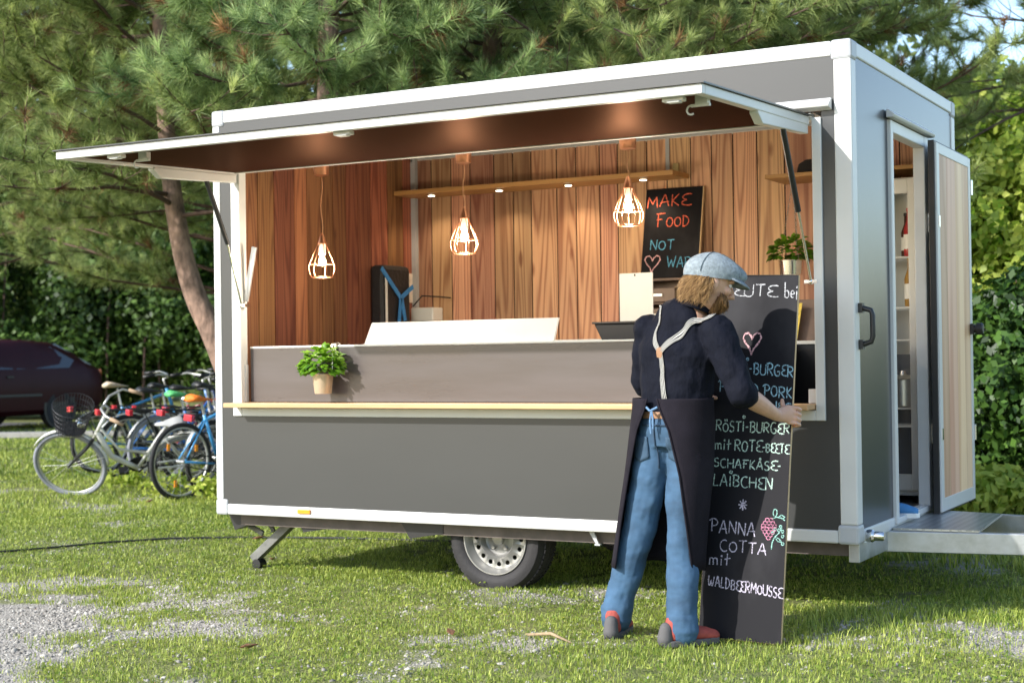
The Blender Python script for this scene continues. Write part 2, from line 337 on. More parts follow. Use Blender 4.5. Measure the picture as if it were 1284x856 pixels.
# asphalt lane far left with its kerb
fh=V((-.481,.877,0)); rh=V((.877,.481,0)); base=V((CAMP.x,CAMP.y,0))
def fr(px,d,z=0):      # a place by bearing and distance from where the photographer stood
    return base+fh*d+rh*((px-642)*d/1891)+V((0,0,z))
M_asph=mat('asphalt',(.075,.072,.07),.9,var=(8,.2),bump=(120,.4)); M_kerb=mat('kerb_stone',(.3,.29,.27),.85,var=(12,.2))
q=MB(); q.add([fr(-500,25,.012),fr(260,25,.012),fr(260,31,.012),fr(-500,31,.012)],[(0,1,2,3)]); tag(q.build('lane',M_asph),kind='structure')
q=MB(); q.hexa([fr(-500,24.7,0),fr(260,24.7,0),fr(260,25,0),fr(-500,25,0),fr(-500,24.7,.09),fr(260,24.7,.09),fr(260,25,.09),fr(-500,25,.09)]); tag(q.build('kerb',M_kerb,bev=.01),kind='structure')

# grass and gravel scatter (uncountable)
def in_view(p,margin=260):
    d=p-np.array(CAMP); dep=d@np.array(_f); px=642+1891*(d@np.array(_r))/dep; py=428-1891*(d@np.array(_u))/dep
    return (px>-margin)&(px<1284+margin)&(py<856+90),dep
def scatter(x0,x1,y0,y1,dens,seed):
    r=np.random.RandomState(seed); n=int((x1-x0)*(y1-y0)*dens); p=np.zeros((n,3)); p[:,0]=r.uniform(x0,x1,n); p[:,1]=r.uniform(y0,y1,n); p[:,2]=gz(p[:,0],p[:,1]); return p
def blades(p,h,wd,r):
    n=len(p); a=r.uniform(0,2*PI,n); dx=np.stack([np.cos(a),np.sin(a),np.zeros(n)],-1)
    b=a+r.uniform(1,2.2,n); ln=np.stack([np.cos(b),np.sin(b),np.zeros(n)],-1)*(h*r.uniform(.15,.9,n))[:,None]
    up=np.zeros((n,3)); up[:,2]=h; w_=(dx*wd[:,None])
    v=np.stack([p-w_,p+w_,p+ln*.35+up*.6+w_*.7,p+ln*.35+up*.6-w_*.7,p+ln+up*.95],1)
    return v
allv=[];tints=[]
for (x0,x1,y0,y1,dens,hh,ww,seed) in ((0,6.5,-3.3,1.2,5600,.026,.0019,1),(-4,5,-1.2,3.4,3200,.03,.0026,2),(-7.5,-1.5,1.5,7.5,1500,.042,.0038,3),(1.5,6,1.8,6,1300,.08,.004,31),(-17,-2,5,16,420,.07,.007,4)):
    r=np.random.RandomState(50+seed); p=scatter(x0,x1,y0,y1,dens,seed); ok,dep=in_view(p)
    if seed==2: ok&=~((p[:,0]>0)&(p[:,1]<1.2)&(p[:,1]<.2+0*p[:,0])&(p[:,0]>.3)&(p[:,1]<-0.0))
    g=gravel(p[:,0],p[:,1]); cl=noise2(p[:,0]*7,p[:,1]*7,9); ok&=r.rand(len(p))>g*1.04
    ok&=(cl+.25*r.rand(len(p))>.30)
    p=p[ok]; cl=cl[ok]; g=g[ok]
    big=noise2(p[:,0]*1.3+3,p[:,1]*1.3,12)
    h=hh*r.uniform(.4,1.15,len(p))*(.55+.6*cl)*(.65+.5*big)
    # taller weeds by the board, at the bikes and right of the trailer
    for (cx,cy,sx,f_) in ((3.75,-.15,.5,2.6),(4.3,1.6,1.0,1.6),(-3.6,3.3,.9,1.5),(3.2,-1.15,.5,1.0)):
        h*=1+f_*np.exp(-((p[:,0]-cx)**2+(p[:,1]-cy)**2)/sx**2)*(r.rand(len(p))**1.5)
    allv.append(blades(p,h,ww*r.uniform(.7,1.4,len(p)),r)); 
    t=np.clip(.42+.3*(big-.5)+.25*r.randn(len(p)),0,1); tints.append(t)
v=np.concatenate(allv); n=len(v); b0=(np.arange(n)*5)[:,None]
F=np.concatenate([b0+np.array([[0,1,2]]),b0+np.array([[0,2,3]]),b0+np.array([[3,2,4]])]); tt=np.concatenate(tints)
tag(npmesh('grass',v.reshape(-1,3),F,M_grass,tint=np.concatenate([tt,tt,tt])),'short patchy grass','grass',kind='stuff')
# clover-like small broad leaves
r=np.random.RandomState(77); p=scatter(-3,6,-3.2,3,700,78); ok,_=in_view(p); g=gravel(p[:,0],p[:,1]); ok&=(g<.25)&(noise2(p[:,0]*3,p[:,1]*3,13)>.45); p=p[ok]; n=len(p)
p[:,2]+=r.uniform(.008,.035,n); a=r.uniform(0,2*PI,n); s_=r.uniform(.006,.013,n); tl=r.uniform(-.5,.5,(n,2))
def lq(dx,dy): 
    ex=np.cos(a)*dx-np.sin(a)*dy; ey=np.sin(a)*dx+np.cos(a)*dy; return p+np.stack([ex*s_,ey*s_,(ex*tl[:,0]+ey*tl[:,1])*s_],-1)
v=np.stack([lq(-1,0),lq(0,-.7),lq(1,0),lq(0,.7)],1)
tag(npmesh('clover',v.reshape(-1,3),(np.arange(n)*4)[:,None]+np.array([[0,1,2,3]]),M_grass,tint=np.clip(.35+.2*r.randn(n),0,1)),'small clover leaves','ground cover',kind='stuff')
# loose stones
r=np.random.RandomState(5); P=[]
for (x0,x1,y0,y1,dens,seed) in ((0,6.5,-3.3,.6,2600,21),(-5,1.5,-1.5,4.5,1100,22)):
    p=scatter(x0,x1,y0,y1,dens,seed); ok,_=in_view(p); g=gravel(p[:,0],p[:,1]); ok&=r.rand(len(p))<(g*.95+.05); P.append(p[ok])
p=np.concatenate(P); n=len(p); oc=np.array([[1,0,0],[0,1,0],[-1,0,0],[0,-1,0],[0,0,1],[0,0,-1]],float)
sz=np.clip(r.lognormal(-5.0,.42,n),.003,.022)[:,None,None]
v=p[:,None,:]+oc[None]*sz*r.uniform(.55,1.3,(n,6,1))*np.array([1.15,1.15,.7])+r.uniform(-.25,.25,(n,6,3))*sz
f0=np.array([[0,1,4],[1,2,4],[2,3,4],[3,0,4],[1,0,5],[2,1,5],[3,2,5],[0,3,5]]); F=((np.arange(n)*6)[:,None,None]+f0).reshape(-1,3)
M_stone=leafmat('pale_gravel','#6e6a63','#b6b1a8',.85,0)
tag(npmesh('gravel',v.reshape(-1,3),F,M_stone,tint=np.repeat(np.clip(.5+.28*r.randn(n),0,1),8)),'pale loose gravel','gravel',kind='stuff')

# ------------------------------------------------------------------ trailer
L_,W_,ZB,ZT=3.7226,2.117,.345,2.645
TR=thing('food_trailer','dark grey food trailer with white frame, raised awning and open side hatch','food trailer',(1.86,1.06,0))
def P(name,mb,m,bev=0,par=None,**k): return mb.build(name,m,par or TR,bev=bev,**k)
q=MB()
q.box(.05,3.64,.006,.036,2.385,2.575); q.box(.05,.133,.006,.036,.405,2.385); q.box(3.58,3.64,.006,.036,.405,2.385); q.box(.133,3.58,.006,.036,.405,.905); q.box(.133,3.58,.008,.034,2.33,2.385)
P('front_panel',q,M_grey)
q=MB()
q.box(0,.051,0,.05,.43,2.56); q.box(3.64,L_,0,.083,.43,2.56)                     # corner posts
q.box(.08,3.63,-.001,.05,2.575,ZT); q.box(.08,3.63,-.001,.05,ZB,.405)             # front rails
q.box(L_-.05,L_+.001,.09,2.03,2.575,ZT); q.box(L_-.05,L_+.001,.09,2.03,ZB,.405)     # end rails
q.box(L_-.06,L_,2.03,W_,.43,2.56); q.box(0,.06,2.05,W_,.43,2.56); q.box(-.001,.05,.09,2.03,2.575,ZT); q.box(-.001,.05,.09,2.03,ZB,.405)
q.box(.08,3.63,W_-.05,W_+.001,2.575,ZT); q.box(.08,3.63,W_-.05,W_+.001,ZB,.405)
P('frame_rail',q,M_alu,.008)
for (x0,x1,y0,y1) in ((-.004,.083,-.004,.09),(3.627,L_+.004,-.004,.095),(3.65,L_+.004,2.025,W_+.004),(-.004,.08,2.03,W_+.004)):
    for (z0,z1) in ((ZB-.004,.432),(2.556,ZT+.004)):
        q=MB(); q.box(x0,x1,y0,y1,z0,z1); P('corner_casting',q,M_alug,.014)
q=MB(); q.box(.05,3.67,.05,2.067,2.628,2.64); P('roof',q,M_white)
q=MB(); q.box(.05,3.67,.05,2.067,.35,.378); P('floor',q,M_floor)
q=MB(); q.box(L_-.036,L_-.006,.083,.64,.405,2.575); q.box(L_-.036,L_-.006,1.405,2.03,.405,2.575); q.box(L_-.036,L_-.006,.64,1.405,2.37,2.575); P('end_panel',q,M_end)
q=MB(); q.box(.006,.036,.05,2.05,.405,2.575); P('side_panel',q,M_grey)
q=MB(); q.box(.06,3.66,W_-.036,W_-.006,.405,2.575); P('rear_panel',q,M_grey)
# interior lining: boards with their own widths
M_seamd=mat('dark_board_joint',(.02,.01,.006),.9)
def board_wall(name,m,x0,x1,z0,z1,place,seed,lo=.5,hi=.5,wmin=.11,wmax=.21,tr=None):
    r=random.Random(seed); q=MB(); x=x0
    while x<x1-1e-6:
        w_=min(r.uniform(wmin,wmax),x1-x); w_=x1-x if x1-x-w_<.06 else w_
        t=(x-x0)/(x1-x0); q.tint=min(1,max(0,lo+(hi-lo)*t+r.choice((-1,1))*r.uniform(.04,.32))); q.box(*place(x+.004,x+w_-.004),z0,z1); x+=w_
    q.tint=.0; q.cur=1; q.box(*place(x0,x1,back=True),z0,z1)
    return P(name,q,[m,M_seamd])
board_wall('rear_lining',M_wood,.06,3.66,.41,2.585,lambda a,b,back=False:(a,b,2.068,2.078) if not back else (a,b,2.074,2.08),4,.42,.85)  # boards get lighter rightwards: wood colour plus light put into their tone
board_wall('side_lining',M_woodl,.06,2.066,.41,2.6,lambda a,b,back=False:(.04,.05,a,b) if not back else (.037,.042,a,b),9,.2,.55)  # darker red boards: wood colour plus shade put into their tone
q=MB(); q.box(.058,3.66,2.05,2.066,2.585,2.626); q.box(.05,.085,2.03,2.0665,.41,2.585); q.box(1.94,1.965,2.058,2.0675,2.33,2.585); P('lining_trim',q,M_alug)
# hatch opening frame
q=MB(); q.box(.133,.196,-.006,.055,.905,2.30); q.box(3.535,3.58,-.006,.055,.905,2.30); q.box(.196,3.535,-.005,.055,.905,.953); q.box(.196,3.535,-.004,.055,2.287,2.322)
P('hatch_frame',q,M_alu,.004)
q=MB(); q.prism([(0,0),(-.05,.012),(-.055,.022),(-.012,.055),(0,.055)],(.06,.0,2.327),(0,1,0),(0,0,1),(3.572,0,0)); P('drip_rail',q,M_alu,.003)
q=MB(); q.box(.2,3.53,.056,.3,2.33,2.36); P('lamp_rail',q,M_alug)
q=MB(); q.box(.155,3.532,-.12,.05,.957,.982); P('counter_ledge',q,M_ledge,.003)
q=MB(); q.box(.21,3.31,.06,.085,.984,1.286); q.cur=1; q.box(.21,3.31,.057,.098,1.287,1.297); P('serving_flap',q,[M_flap,M_white],.002)
for bx_ in ((.16,.204,.025,.052,.984,1.195),(3.49,3.533,.03,.056,.984,1.05)):
    q=MB(); q.box(*bx_); P('flap_guide',q,M_alu,.003)
q=MB(); q.box(.972,2.131,.10,.112,1.29,1.30); q.hexa([(.965,.10,1.299),(2.131,.10,1.299),(2.131,.118,1.299),(.965,.118,1.299),(.99,.14,1.416),(2.14,.14,1.416),(2.14,.158,1.416),(.99,.158,1.416)]); P('splash_screen',q,M_white,.002)
q=MB(); q.box(.3,3.1,1.45,2.055,1.27,1.30); q.cur=1; q.box(.3,3.1,1.5,2.05,.41,1.27); P('back_counter',q,[M_white,M_grey],.003)
q=MB(); q.box(.2,2.9,1.20,1.235,1.287,1.315); P('counter_rail',q,M_white,.003)
q=MB(); q.box(.3,3.2,.1,.75,1.22,1.262); q.cur=1; q.box(.3,3.2,.12,.7,.41,1.22); P('front_counter',q,[M_white,M_grey],.003)
q=MB(); q.box(1.55,1.66,2.05,2.067,1.35,1.41); P('power_socket',q,M_alug,.004)
# underside
q=MB()
q.beam((.1,.12,.31),(3.68,.12,.31),.05,.065); q.beam((.1,2.0,.31),(3.68,2.0,.31),.05,.065)
for x in (.3,1.0,2.6,3.4): q.beam((x,.1,.315),(x,2.02,.315),.05,.05)
q.tube([(1.74,.2,.268),(1.74,1.92,.268)],.035,10); P('chassis',q,mat('brown_steel_chassis',(.09,.07,.06),.6,var=(9,.3)))
for pl,y,dp in (([(.47,.345),(.75,.345),(.75,.285),(.53,.25)],.11,.04),([(1.19,.345),(1.46,.345),(1.46,.285),(1.25,.25)],.09,.3),([(0,.345),(.15,.345),(.15,.28),(.05,.245)],.1,.1),([(2.03,.345),(2.25,.345),(2.25,.29),(2.1,.29)],.12,.3)):
    q=MB(); q.prism(pl,(0,y,0),(1,0,0),(0,0,1),(0,dp,0)); P('underbody_cover',q,M_black)
q=MB(); q.prism([(2.33,.345),(2.36,.345),(2.39,.275),(2.375,.275)],(0,.06,0),(1,0,0),(0,0,1),(0,.008,0)); q.beam((2.37,.06,.275),(2.40,.06,.275),.02,.008); P('support_bracket',q,M_alug)
# wheels
def wheel(y,s):
    c=V((1.742,y,.262)); ax=V((0,s,0)); q=MB()
    q.lathe([(.19,-.005),(.205,.012),(.235,.018),(.262,.008),(.278,-.02),(.286,-.06),(.286,-.12),(.275,-.165),(.25,-.185),(.19,-.18)],c,ax,64,cap=False)
    for k in range(64):
        a=2*PI*k/64; d=V((math.cos(a),0,math.sin(a)))
        for o_ in (-.04,-.09,-.14): q.beam(c+d*.284+ax*(o_-.012),c+d*.284+ax*(o_+.012),.02,.008,up=d)
    ty=P('wheel',q,M_rubber,smooth=False,auto=True)
    q=MB()
    q.lathe([(.19,-.17),(.19,-.004),(.187,.006),(.181,.006),(.174,-.004),(.168,-.022),(.160,-.032),(.157,-.04)],c,ax,48,cap=False)
    # plate ring with real holes
    ns=16; r0,r1,rm,hr=.108,.157,.1345,.0125; u=V((1,0,0)); w_=ax.cross(u)
    def pt(r_,a,h): return c+(u*math.cos(a)+w_*math.sin(a))*r_+ax*h
    def hgt(r_): return -.04 if r_>.13 else -.04+.012*math.sin((.13-r_)/.022*PI/2)
    for k in range(ns):
        a0=2*PI*(k)/ns; hw=PI/ns; outer=[];inner=[];m_=16
        for i in range(m_):
            t=2*PI*i/m_+PI/4; cx,cy=math.cos(t),math.sin(t); s_=1/max(abs(cx),abs(cy)); cx*=s_; cy*=s_
            rr=rm+(r1-rm)*cx if cx>0 else rm+(rm-r0)*cx
            outer.append(pt(rr,a0+hw*cy,hgt(rr)))
            t2=2*PI*i/m_+PI/4; ra=rm+hr*math.cos(t2); aa=a0+hr*math.sin(t2)/rm; inner.append(pt(ra,aa,-.042))
        q.add(outer+inner,[(i,(i+1)%m_,m_+(i+1)%m_,m_+i) for i in range(m_)])
    q.lathe([(.108,-.028),(.1,-.02),(.094,-.028),(.088,-.055),(.078,-.062),(.05,-.058),(.04,-.05),(.034,-.046),(.034,-.03),(.028,-.024),(.001,-.022)],c,ax,40,cap=False)
    for k in range(5):
        a=2*PI*k/5+.3; q.lathe([(.011,-.062),(.011,-.046),(.008,-.043),(.001,-.043)],pt(.062,a,0),ax,10,cap=False)
    P('rim',q,M_rim,par=ty,auto=True)
    q=MB(); q.lathe([(.165,-.1),(.001,-.1)],c,ax,32,cap=False); q.lathe([(.165,-.1),(.165,-.16),(.001,-.16)],c,ax,32,cap=False); P('brake_drum',q,M_black,par=ty)
wheel(.15,-1); wheel(1.97,1)
# stabiliser leg
q=MB(); q.beam((.385,.25,.315),(.07,.25,.06),.055,.05); q.beam((-.06,.22,.31),(.16,.22,.215),.016,.03); q.beam((.14,.28,.31),(.19,.28,.22),.016,.025)
st=P('stabiliser_leg',q,mat('worn_grey_steel',(.17,.17,.16),.55,.4,var=(18,.25)),.003); q=MB(); q.lathe([(.03,-.03),(.03,.03)],(.105,.25,.035),(0,1,0),12); P('foot',q,M_black,par=st)
q=MB(); q.box(.579,.665,-.012,-.001,.369,.393); P('marker_lamp',q,M_orange,.003)
# drawbar, step, corner plate
q=MB(); q.beam((3.6,.535,.299),(6.2,.99,.299),.05,.10); q.beam((3.6,1.58,.299),(6.2,1.12,.299),.05,.10); q.beam((3.69,.04,.30),(3.69,.56,.30),.05,.088); P('drawbar',q,M_galv,.004)
def tread_mat():
    m=mat('checker_plate',(.5,.51,.52),.35,.8); t=m.node_tree; b=t.nodes['Principled BSDF']; tc=t.nodes.new('ShaderNodeTexCoord'); ch=t.nodes.new('ShaderNodeTexChecker'); ch.inputs['Scale'].default_value=34
    mp=t.nodes.new('ShaderNodeMapping'); mp.inputs['Rotation'].default_value=(0,0,R(45)); t.links.new(tc.outputs['Object'],mp.inputs[0]); t.links.new(mp.outputs[0],ch.inputs[0])
    bp=t.nodes.new('ShaderNodeBump'); bp.inputs['Strength'].default_value=.6; bp.inputs['Distance'].default_value=.006; t.links.new(ch.outputs['Fac'],bp.inputs['Height']); t.links.new(bp.outputs[0],b.inputs['Normal'])
    ch.inputs[1].default_value=(.5,.51,.52,1); ch.inputs[2].default_value=(.36,.37,.38,1); t.links.new(ch.outputs[0],b.inputs['Base Color']); return m
q=MB(); q.hexa([(3.735,.56,.351),(4.135,.60,.351),(4.09,1.40,.351),(3.735,1.47,.351),(3.735,.56,.362),(4.135,.60,.362),(4.09,1.40,.362),(3.735,1.47,.362)]); P('step_plate',q,tread_mat())
q=MB(); q.lathe([(.026,0),(.03,.012),(.03,.03),(.022,.04),(.022,.075),(.016,.085)],(L_,.13,.372),(1,0,0),18); P('water_inlet',q,M_chrome,auto=True)
# door frame and door
q=MB(); q.box(L_-.05,L_+.012,.64,.69,.395,2.36); q.box(L_-.05,L_+.012,1.325,1.405,.395,2.36); q.box(L_-.05,L_+.011,.69,1.325,2.30,2.36); q.box(L_-.05,L_+.014,.64,1.40,.372,.402); P('door_frame',q,M_alu,.005)
q=MB(); q.prism([(0,0),(.035,.0),(.042,.014),(.012,.04),(0,.04)],(L_,.6,2.365),(1,0,0),(0,0,1),(0,.86,0)); P('door_drip_rail',q,M_alu,.003)
q=MB(); x0,x1=3.775,3.812; y0,y1,z0,z1=1.262,2.085,.372,2.315
q.box(x0,x1,y0,y0+.06,z0,z1); q.box(x0,x1,y1-.05,y1,z0,z1); q.box(x0,x1,y0+.06,y1-.05,z0,z0+.07); q.box(x0,x1,y0+.06,y1-.05,z1-.055,z1); q.cur=1; q.box(x0-.006,x1-.01,y0-.012,y1+.004,z0-.012,z1+.012)
dr=P('door',q,[M_alu,M_black],.003)
q=MB(); r=random.Random(5); y=y0+.06
for w_,tn_ in ((.17,.5),(.21,.72),(.19,.95),(.143,.8)):
    q.tint=tn_; q.box(x1-.012,x1-.004,y+.001,y+w_-.001,z0+.07,z1-.055); y+=w_
P('wood_panel',q,M_woodd,par=dr)
q=MB(); q.lathe([(.022,0),(.022,.03),(.034,.034),(.034,.06),(.026,.068)],(3.812,2.04,1.34),(1,0,0),16); q.box(3.812,3.83,2.015,2.065,1.31,1.37); P('knob',q,M_black,par=dr,auto=True)
for z in (.78,1.9):
    q=MB(); q.box(3.738,3.772,1.36,1.40,z-.05,z+.05); q.tube([(3.775,1.33,z-.06),(3.775,1.33,z+.06)],.012,10); q.box(3.812,3.818,1.28,1.30,z-.03,z+.03); P('hinge',q,M_chrome,par=dr)
for z in (.75,2.15):
    q=MB(); q.box(3.79,3.82,2.088,2.11,z-.045,z+.045); P('door_catch',q,M_chrome,par=dr,bev=.003)
q=MB()
for z in (1.252,1.42): q.box(L_,L_+.02,.052,.09,z-.022,z+.022)
q.tube([(L_+.015,.071,1.252),(L_+.055,.071,1.265),(L_+.062,.071,1.29),(L_+.062,.071,1.385),(L_+.055,.071,1.408),(L_+.015,.071,1.42)],.0125,10); P('grab_handle',q,M_black,auto=True)

# awning: hinged flap held up by gas springs
AX0,AX1=.147,3.529
def az(y): return 2.312+(2.262-2.312)*(-y/1.35)       # top surface
q=MB(); t=.046
def slab(x0,x1,y0,y1,d0,d1,mb):   # d measured down from the top surface
    mb.hexa([(x0,y0,az(y0)-d1),(x1,y0,az(y0)-d1),(x1,y1,az(y1)-d1),(x0,y1,az(y1)-d1),(x0,y0,az(y0)-d0),(x1,y0,az(y0)-d0),(x1,y1,az(y1)-d0),(x0,y1,az(y1)-d0)])
slab(AX0+.03,AX1-.03,-1.32,-.012,.006,.03,q); aw=P('awning',q,M_under)
q=MB(); slab(AX0-.012,AX1+.012,-1.362,-.012,0,.006,q); P('top_sheet',q,M_grey,par=aw)
q=MB(); slab(AX0,AX1,-1.35,-1.315,.0065,t,q); slab(AX0,AX0+.04,-1.315,-.012,.0065,t,q); slab(AX1-.04,AX1,-1.315,-.012,.0065,t,q); slab(AX0+.04,AX1-.04,-.034,-.012,.0065,.036,q); P('edge_frame',q,M_alu,.004,par=aw)
for x0 in (AX0+.004,AX1-.044):
    q=MB()
    q.prism([(-.70,-.045),(-.64,-.085),(-.02,-.075),(-.02,-.03),(-.70,-.03)],(x0,0,2.30),(0,1,.037),(0,0,1),(.04,0,0)); P('side_channel',q,M_alu,par=aw,bev=.004)
for x in (.49,1.823,3.39):
    q=MB(); q.box(x-.045,x+.045,-1.312,-1.275,2.203,2.222); q.box(x-.02,x+.035,-1.325,-1.29,2.196,2.204); P('latch',q,M_alu,par=aw,bev=.004)
for x in (.56,3.46):
    q=MB(); q.box(x-.022,x+.03,-1.195,-1.165,2.206,2.24); q.box(x-.045,x+.035,-1.185,-1.172,2.196,2.207); q.tube([V((x-.045,-1.18,2.185))+V((math.cos(a)*.018,0,math.sin(a)*.018)) for a in [R(k) for k in range(80,330,25)]],.004,6); P('hook',q,M_alu,par=aw)
for x in (.31,1.297,2.337,3.3):
    for s in (-.012,.012):
        q=MB(); q.tube([(x+s,-.02,2.277),(x+s,-.02,2.30)],.0035,6); P('hinge_pin',q,M_chrome,par=aw)
for top,mid,bot in (((.17,-.26,2.222),(.178,-.09,1.875),(.2,.0,1.53)),((3.507,-.33,2.212),(3.515,-.154,1.857),(3.521,.0,1.545))):
    q=MB(); q.tube([top,mid],.0135,12); gs=P('gas_spring',q,M_black,auto=True)
    q=MB(); q.tube([mid,bot],.006,10); q.ball(bot,.014); P('rod',q,M_chrome,par=gs,auto=True)
    q=MB(); q.box(bot[0]-.03,bot[0]+.03,bot[1]-.01,bot[1]+.03,bot[2]-.008,bot[2]+.008); P('bracket',q,M_chrome,par=gs)
q=MB(); q.beam((.272,.03,1.86),(.207,.03,1.555),.012,.03); P('stay_bar',q,M_galv)

# ------------------------------------------------------------------ lamps
def lamp(x,y,zc,label):
    t=thing('pendant_lamp',label,'pendant lamp',(x,y,2.33),'copper cage lamps in the hatch')
    q=MB(); q.lathe([(.042,.0),(.045,-.01),(.041,-.082),(.03,-.085),(.008,-.09)],(x,y,2.33),(0,0,1),24); q.build('canopy',M_copper,t,auto=True)
    q=MB(); h=2.245-(zc+.125); q.tube([(x+.006*math.sin(k*1.1),y,2.245-h*k/8) for k in range(9)],.0028,6); q.build('cord',M_cord,t,smooth=True)
    q=MB(); q.lathe([(.005,.13),(.01,.122),(.022,.085),(.026,.07),(.024,.066)],(x,y,zc),(0,0,1),20); q.build('holder',M_copper,t,auto=True)
    q=MB(); q.lathe([(.02,.068),(.02,.01),(.016,.006)],(x,y,zc),(0,0,1),18); q.build('socket',M_bulbw,t,auto=True)
    q=MB(); q.lathe([(.012,.008),(.016,-.008),(.022,-.026),(.022,-.038),(.015,-.05),(.003,-.056)],(x,y,zc),(0,0,1),20); q.build('bulb',M_glow,t,smooth=True)
    q=MB()
    for k in range(7):
        a=2*PI*k/7+.2; q.tube([(x+math.cos(a)*r_,y+math.sin(a)*r_,zc+z_) for r_,z_ in ((.022,.07),(.04,.03),(.06,-.015),(.075,-.055),(.076,-.075),(.068,-.1),(.058,-.118))],.0019,6)
    q.ring((x,y,zc-.045),(0,0,1),.072,.0024); q.ring((x,y,zc-.118),(0,0,1),.058,.0025); q.build('cage',M_copper,t,smooth=True)
    l=bpy.data.lights.new('bulb_light','POINT'); l.energy=17; l.color=(1,.84,.66); l.shadow_soft_size=.035
    o=bpy.data.objects.new('bulb_light',l); link(o,t,(x,y,zc-.035))
lamp(.677,.12,1.795,'copper cage lamp on the longest cord, before the dark red side wall')
lamp(1.600,.12,1.885,'lit copper cage lamp hanging in the middle over the white splash screen')
lamp(2.552,.12,1.982,'lit copper cage lamp on the shortest cord beside the small chalkboard')
t=thing('wall_shelf','long thin wooden wall shelf with four small lit downlights','shelf',(1.08,2.06,2.3))
q=MB(); q.box(.06,2.095,1.80,2.062,2.318,2.348); q.build('board',M_shelfw,t,bev=.003)
q=MB(); q.box(1.99,2.03,2.05,2.066,2.35,2.42); q.build('bracket',mat('brass_bracket',(.5,.4,.2),.4,.6),t,bev=.003)
for x in (.311,.833,1.341,1.863):
    q=MB(); q.lathe([(.03,.0),(.03,-.008),(.024,-.010)],(x,1.88,2.318),(0,0,1),20); s=q.build('spotlight',M_chrome,t,auto=True); q=MB(); q.lathe([(.023,-.0095),(.021,-.013),(.001,-.0135)],(x,1.88,2.318),(0,0,1),18,cap=False); q.build('lens',M_spot,s)
    l=bpy.data.lights.new('spot_light','SPOT'); l.energy=4; l.spot_size=R(125); l.spot_blend=.8; l.color=(1,.8,.55); l.shadow_soft_size=.02
    o=bpy.data.objects.new('spot_light',l); link(o,t,(x,1.88,2.30))
#PART2
# ------------------------------------------------------------------ chalk lettering
def arc(cx,cy,rx,ry,a0,a1,n=10): return [(cx+rx*math.cos(R(a0+(a1-a0)*i/n)),cy+ry*math.sin(R(a0+(a1-a0)*i/n))) for i in range(n+1)]
FONT={
'H':(.62,[[(.04,0),(.02,1)],[(.58,0),(.6,1)],[(.02,.5),(.6,.53)]]),
'E':(.5,[arc(.5,.75,.42,.25,60,255),arc(.5,.25,.46,.25,105,300)]),
'U':(.6,[[(.03,1),(.02,.3)]+arc(.3,.27,.28,.27,180,360,8)+[(.6,1)]]),
'T':(.6,[[(0,.97),(.62,1)],[(.32,1),(.3,0)]]),
'b':(.5,[[(.03,1),(.04,.02)],arc(.25,.25,.22,.24,150,-160)]),
'e':(.42,[[(.03,.28),(.38,.32)]+arc(.21,.3,.18,.24,15,310)]),
'i':(.16,[[(.08,.58),(.08,.02)],arc(.1,.84,.05,.05,0,330,6)]),
'm':(.6,[[(.03,.6),(.03,0)],[(.03,.42)]+arc(.15,.45,.12,.16,170,10,6)+[(.28,.02)],[(.28,.42)]+arc(.41,.45,.13,.16,170,10,6)+[(.56,.02)]]),
't':(.42,[[(.18,.98),(.16,.02)],[(0,.5),(.4,.62)]]),
'R':(.62,[[(.05,0),(.05,1)],[(-.05,.92)]+arc(.25,.74,.32,.25,110,-90,10)+[(.08,.5)],[(.2,.48),(.6,-.02)]]),
'O':(.62,[arc(.31,.42,.29,.42,80,438,16)]),
'Ö':(.62,[arc(.31,.4,.29,.4,80,438,16),[(.2,1.2),(.24,.98)],[(.42,1.24),(.44,1.0)]]),
'S':(.5,[arc(.27,.74,.22,.24,40,250,8)+arc(.23,.25,.24,.26,75,-150,9)]),
'I':(.14,[[(.07,1),(.07,0)]]),
'j':(.2,[[(.1,.92),(.1,0)],arc(.14,1.28,.12,.12,0,350,9)]),
'-':(.36,[[(.04,.45),(.3,.48)]]),
'B':(.58,[[(.06,0),(.07,1)],[(-.05,.9)]+arc(.22,.77,.3,.23,120,-90,8)+arc(.22,.27,.34,.27,90,-100,8)]),
'G':(.62,[arc(.36,.5,.34,.5,55,310,12)+[(.58,.42),(.34,.42)]]),
'P':(.56,[[(.08,0),(.08,1)],[(-.12,.78)]+arc(.2,.72,.34,.28,150,-95,11)]),
'L':(.48,[[(.1,1),(.03,0),(.46,.05)]]),
'D':(.62,[[(.07,0),(.06,1)],[(-.02,1)]+arc(.08,.5,.5,.5,90,-95,12)]),
'K':(.55,[[(.06,0),(.06,1)],[(.5,1),(.08,.45),(.54,0)]]),
'C':(.58,[arc(.36,.5,.34,.5,60,310,12)]),
'A':(.64,[[(0,0),(.3,1),(.36,1),(.62,0)],[(.12,.36),(.62,.38)]]),
'Ä':(.64,[[(0,0),(.3,1),(.36,1),(.62,0)],[(.12,.36),(.62,.38)],arc(.34,1.22,.09,.09,0,350,8)]),
'F':(.55,[[(.12,0),(.12,.97)],[(-.02,.95),(.6,1)],[(.02,.52),(.4,.56)]]),
'N':(.62,[[(.04,0),(.05,1),(.56,0),(.6,1)]]),
'M':(.72,[[(.02,0),(.08,1),(.36,.35),(.62,1),(.7,0)]]),
'W':(.85,[[(0,1),(.2,0),(.42,.7),(.62,0),(.84,1)]]),
'w':(.85,[[(.1,1),(.02,.6),(.1,.05),(.25,.0),(.4,.6),(.46,.05),(.62,0),(.82,1)]]),
' ':(.3,[]),
}
